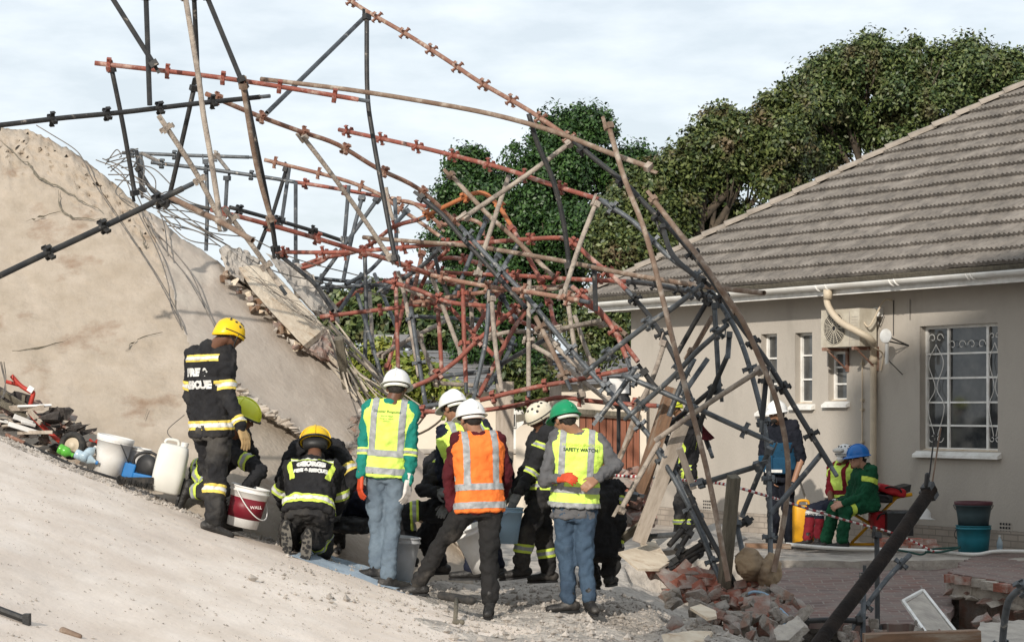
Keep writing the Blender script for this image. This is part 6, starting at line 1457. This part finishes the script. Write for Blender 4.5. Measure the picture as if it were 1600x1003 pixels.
ln_ = thing('steel_offcut', 'small rusty steel offcut at the bottom edge of the slab', 'offcut', P(112, 998, 9.5)); g = G(); a_ = P(98, 998, 9.5); a_.z = slab_front(a_.x, 9.5) + .012; g.cap(a_, a_ + Vector((.08, 0, -.03)), .016, .013); g.make('bar', M['brown'], ln_)
# ---------------------------------------------------------------- bricks and rubble
def rubmesh(name, mt, sx_, sy_, sz_, amp, seed):
    rr = random.Random(seed); bm = bmesh.new(); bmesh.ops.create_cube(bm, size=1)
    for v in bm.verts: v.co = Vector((v.co.x * sx_, v.co.y * sy_, v.co.z * sz_)) * rr.uniform(.9, 1.08)
    bmesh.ops.bevel(bm, geom=bm.edges[:], offset=.006, segments=1); bmesh.ops.triangulate(bm, faces=bm.faces); bmesh.ops.subdivide_edges(bm, edges=bm.edges, cuts=2, use_grid_fill=True); bm.normal_update()
    for v in bm.verts: v.co += v.normal * amp * fbm(v.co * 14 + Vector((seed, 0, 0)), 4)
    me = bpy.data.meshes.new(name); bm.to_mesh(me); bm.free(); me.materials.append(mt); return me
def lumpmesh(name, mt, s, seed):
    rr = random.Random(seed); bm = bmesh.new()
    for _ in range(12): bm.verts.new((rr.uniform(-s, s) * 1.2, rr.uniform(-s, s), rr.uniform(-s, s) * .7))
    bmesh.ops.convex_hull(bm, input=bm.verts); bmesh.ops.delete(bm, geom=[v for v in bm.verts if not v.link_faces], context='VERTS'); bmesh.ops.subdivide_edges(bm, edges=bm.edges, cuts=2, use_grid_fill=True); bmesh.ops.triangulate(bm, faces=bm.faces); bm.normal_update()
    for v in bm.verts: v.co += v.normal * s * .16 * fbm(v.co * (1.2 / s) + Vector((seed, 0, 0)), 4)
    me = bpy.data.meshes.new(name); bm.to_mesh(me); bm.free(); me.materials.append(mt); return me
BR = [rubmesh('brick', M['brick'], .22, .105, .073, .012, i) for i in range(3)] + [rubmesh('brick', M['brickg'], .22, .105, .073, .014, 5 + i) for i in range(2)] + [rubmesh('brick', M['brickg'], .12, .105, .073, .02, 9), rubmesh('brick', M['brick'], .13, .1, .07, .016, 12)]
def put(me, name, p, rot, label, cat, group, sc=1):
    o = bpy.data.objects.new(name, me); C.objects.link(o); o.location = p; o.rotation_euler = rot; o.scale = (sc,) * 3; return tagit(o, label, cat, group)
rg = random.Random(21)
# pile behind the crouching rescuer
for k in range(46):
    t = rg.random(); x = 975 + rg.uniform(0, 42); lay = rg.random(); y = 815 - 75 * lay ** 1.2 + rg.uniform(-4, 4); x = 975 + rg.uniform(-3, 45 - 22 * lay)
    put(rg.choice(BR), 'brick', P(x, y, 17.8 + rg.uniform(0, .5)), (rg.uniform(-.7, .7), rg.uniform(-.6, .6), rg.uniform(0, 6)), 'red brick in the heap right of the crouching firefighter', 'brick', 'bricks in the heap by the crouching firefighter')
for k in range(64):
    u = rg.random(); x = 1030 + 190 * u + rg.uniform(-12, 12); y = 888 + 70 * u + rg.uniform(-22, 34); Yk = 16.4 - (y - 880) * .011
    q = P(x, y, Yk); z = gnd(q.x, q.y); 
    put(rg.choice(BR), 'brick', Vector((q.x, q.y, max(q.z, z + .02))), (rg.uniform(-.6, .6), rg.uniform(-.6, .6), rg.uniform(0, 6)), 'mortar stained brick in the rubble below the scaffold props', 'brick', 'bricks in the rubble below the props')
for k, (x, y, Yk) in enumerate([(1390, 852, 22), (1410, 856, 22), (1432, 852, 22), (1455, 856, 22), (1425, 846, 22.1), (1446, 847, 22.1), (1384, 845, 22.2)]):
    put(BR[k % 3], 'brick', P(x, y, Yk), (0, 0, rg.uniform(-.3, .3)), 'brick laid on the yard in front of the black case', 'brick', 'bricks in front of the black case')
LC = [lumpmesh('rubble_chunk', M['chunk'], .075, i) for i in range(5)] + [lumpmesh('rubble_chunk', M['brickg'], .08, 20 + i) for i in range(2)]
for k in range(60):
    u = rg.random(); x = 1040 + 215 * u; y = 905 + 75 * rg.random() + u * 15; Yk = 16.2 - (y - 880) * .012; q = P(x, y, Yk)
    put(rg.choice(LC), 'rubble_chunk', Vector((q.x, q.y, max(q.z - .03, gnd(q.x, q.y)))), (rg.uniform(0, 6), rg.uniform(0, 6), 0), 'grey mortar chunk in the rubble below the scaffold props', 'rubble chunk', 'mortar chunks below the props', rg.uniform(.5, 1.3))
for k in range(30):
    x = rg.uniform(1270, 1600); y = rg.uniform(968, 1010); q = P(x, y, 16.6 - (y - 960) * .03)
    put(rg.choice(LC), 'rubble_chunk', q, (rg.uniform(0, 6), rg.uniform(0, 6), 0), 'broken chunk in the dark hollow in front of the sunken paving', 'rubble chunk', 'chunks in the hollow before the paving', rg.uniform(.35, 1.0))
for k in range(26):
    x = rg.uniform(545, 570); y = rg.uniform(650, 735); put(rg.choice(LC[:5]), 'rubble_chunk', P(x + (y - 650) * .05, y, 19.15 - (y - 650) * .004), (rg.uniform(0, 6), rg.uniform(0, 6), 0), 'pale stone lump at the torn slab end left of the teal sleeve', 'rubble chunk', 'stone lumps at the torn slab end', rg.uniform(.5, 1.2))
for k in range(16):
    x = rg.uniform(60, 135); y = 672 + (x - 60) * .1 + rg.uniform(-12, 14); put(rg.choice(LC), 'rubble_chunk', P(x, y, 17.35), (rg.uniform(0, 6), rg.uniform(0, 6), 0), 'stone lump lodged behind the hand truck wheel', 'rubble chunk', 'stone lumps behind the hand truck', rg.uniform(.4, .8))
for lb, pp, mt in (('big grey concrete block with a squared corner at the bottom of the rubble', [(1208, 982, 14.6), (1245, 962, 14.9), (1258, 975, 14.7), (1232, 1000, 14.4), (1212, 1000, 14.4)], M['conc']),
                   ('mortared block of several bricks standing in the rubble under the blue tape', [(1162, 932, 15.5), (1202, 930, 15.5), (1204, 960, 15.3), (1165, 968, 15.3)], M['brickg']),
                   ('rounded mortared brick lump left of the props', [(1022, 892, 16.0), (1040, 888, 16.1), (1090, 904, 16), (1092, 918, 15.9), (1046, 920, 15.8)], M['brickg']),
                   ('wide grey slab fragment filling the bottom right corner', [(1532, 972, 15), (1600, 970, 15.4), (1680, 1000, 14.5), (1660, 1050, 13.8), (1520, 1010, 14)], M['conc']),
                   ('dusty tan block on the slab lip behind the lime vest', [(560, 640, 19.2), (598, 636, 19.3), (596, 652, 19.2), (566, 660, 19.1)], M['conc']),
                   ('pale flat stone at the bottom edge of the dusty heap', [(1035, 992, 14.3), (1085, 984, 14.6), (1112, 986, 14.6), (1100, 1006, 14.2), (1042, 1008, 14.2)], M['cream'])):
    t = slabchunk('masonry_block', pp, mt, .22, .02); tagit(t, lb, 'masonry block')
t = slabchunk('boulder', [(1008, 862, 17.2), (1030, 838, 17.6), (1120, 818, 18.2), (1165, 838, 18), (1140, 852, 17.4)], M['conc'], .1, .02); tagit(t, 'flat grey slab fragment lying behind the foot of the props', 'concrete fragment')
M['grit'] = mat('grit', (.44, .40, .36), (.24, .215, .19), 4, .95, .3, 40)
# pebbles and grit: uncountable
gv = []; gf = []
def peb(p, s, rg):
    k = len(gv); o_ = [Vector((rg.uniform(-1, 1), rg.uniform(-1, 1), rg.uniform(-.2, .9))) for _ in range(6)]
    b6 = [Vector((1, 0, 0)), Vector((0, 1, 0)), Vector((-1, 0, 0)), Vector((0, -1, 0)), Vector((0, 0, 1)), Vector((0, 0, -1))]
    gv.extend([p + (b6[i] + o_[i] * .35) * s for i in range(6)]); gf.extend([(k, k + 1, k + 4), (k + 1, k + 2, k + 4), (k + 2, k + 3, k + 4), (k + 3, k, k + 4), (k + 1, k, k + 5), (k + 2, k + 1, k + 5), (k + 3, k + 2, k + 5), (k, k + 3, k + 5)])
for k in range(9000):
    y = rg.uniform(13.2, 19); x = rg.gauss(.7, .75) if k % 3 else rg.uniform(-1.8, 2.4)
    if x < -1.9 or x > 2.6: continue
    s = .003 + .014 * rg.random() ** 4 + (.03 * rg.random() if rg.random() < .025 else 0); peb(Vector((x, y, gnd(x, y) + s * .3)), s, rg)
for k in range(5000):
    y = rg.uniform(8.5, 17); x = rg.uniform(-4.5, 0); s = .0025 + .008 * rg.random() ** 5; peb(Vector((x, y, gnd(x, y))), s, rg)
for k in range(3000):
    y = rg.uniform(16.4, 17.0); x = rg.uniform(-4.5, -.8); s = .005 + .02 * rg.random() ** 4; peb(Vector((x, y, gnd(x, y))), s, rg)
o = mk('gravel', gv, gf, M['grit']); tagit(o, 'scattered grit and small stones over the slab and rubble', 'gravel', kind='stuff')
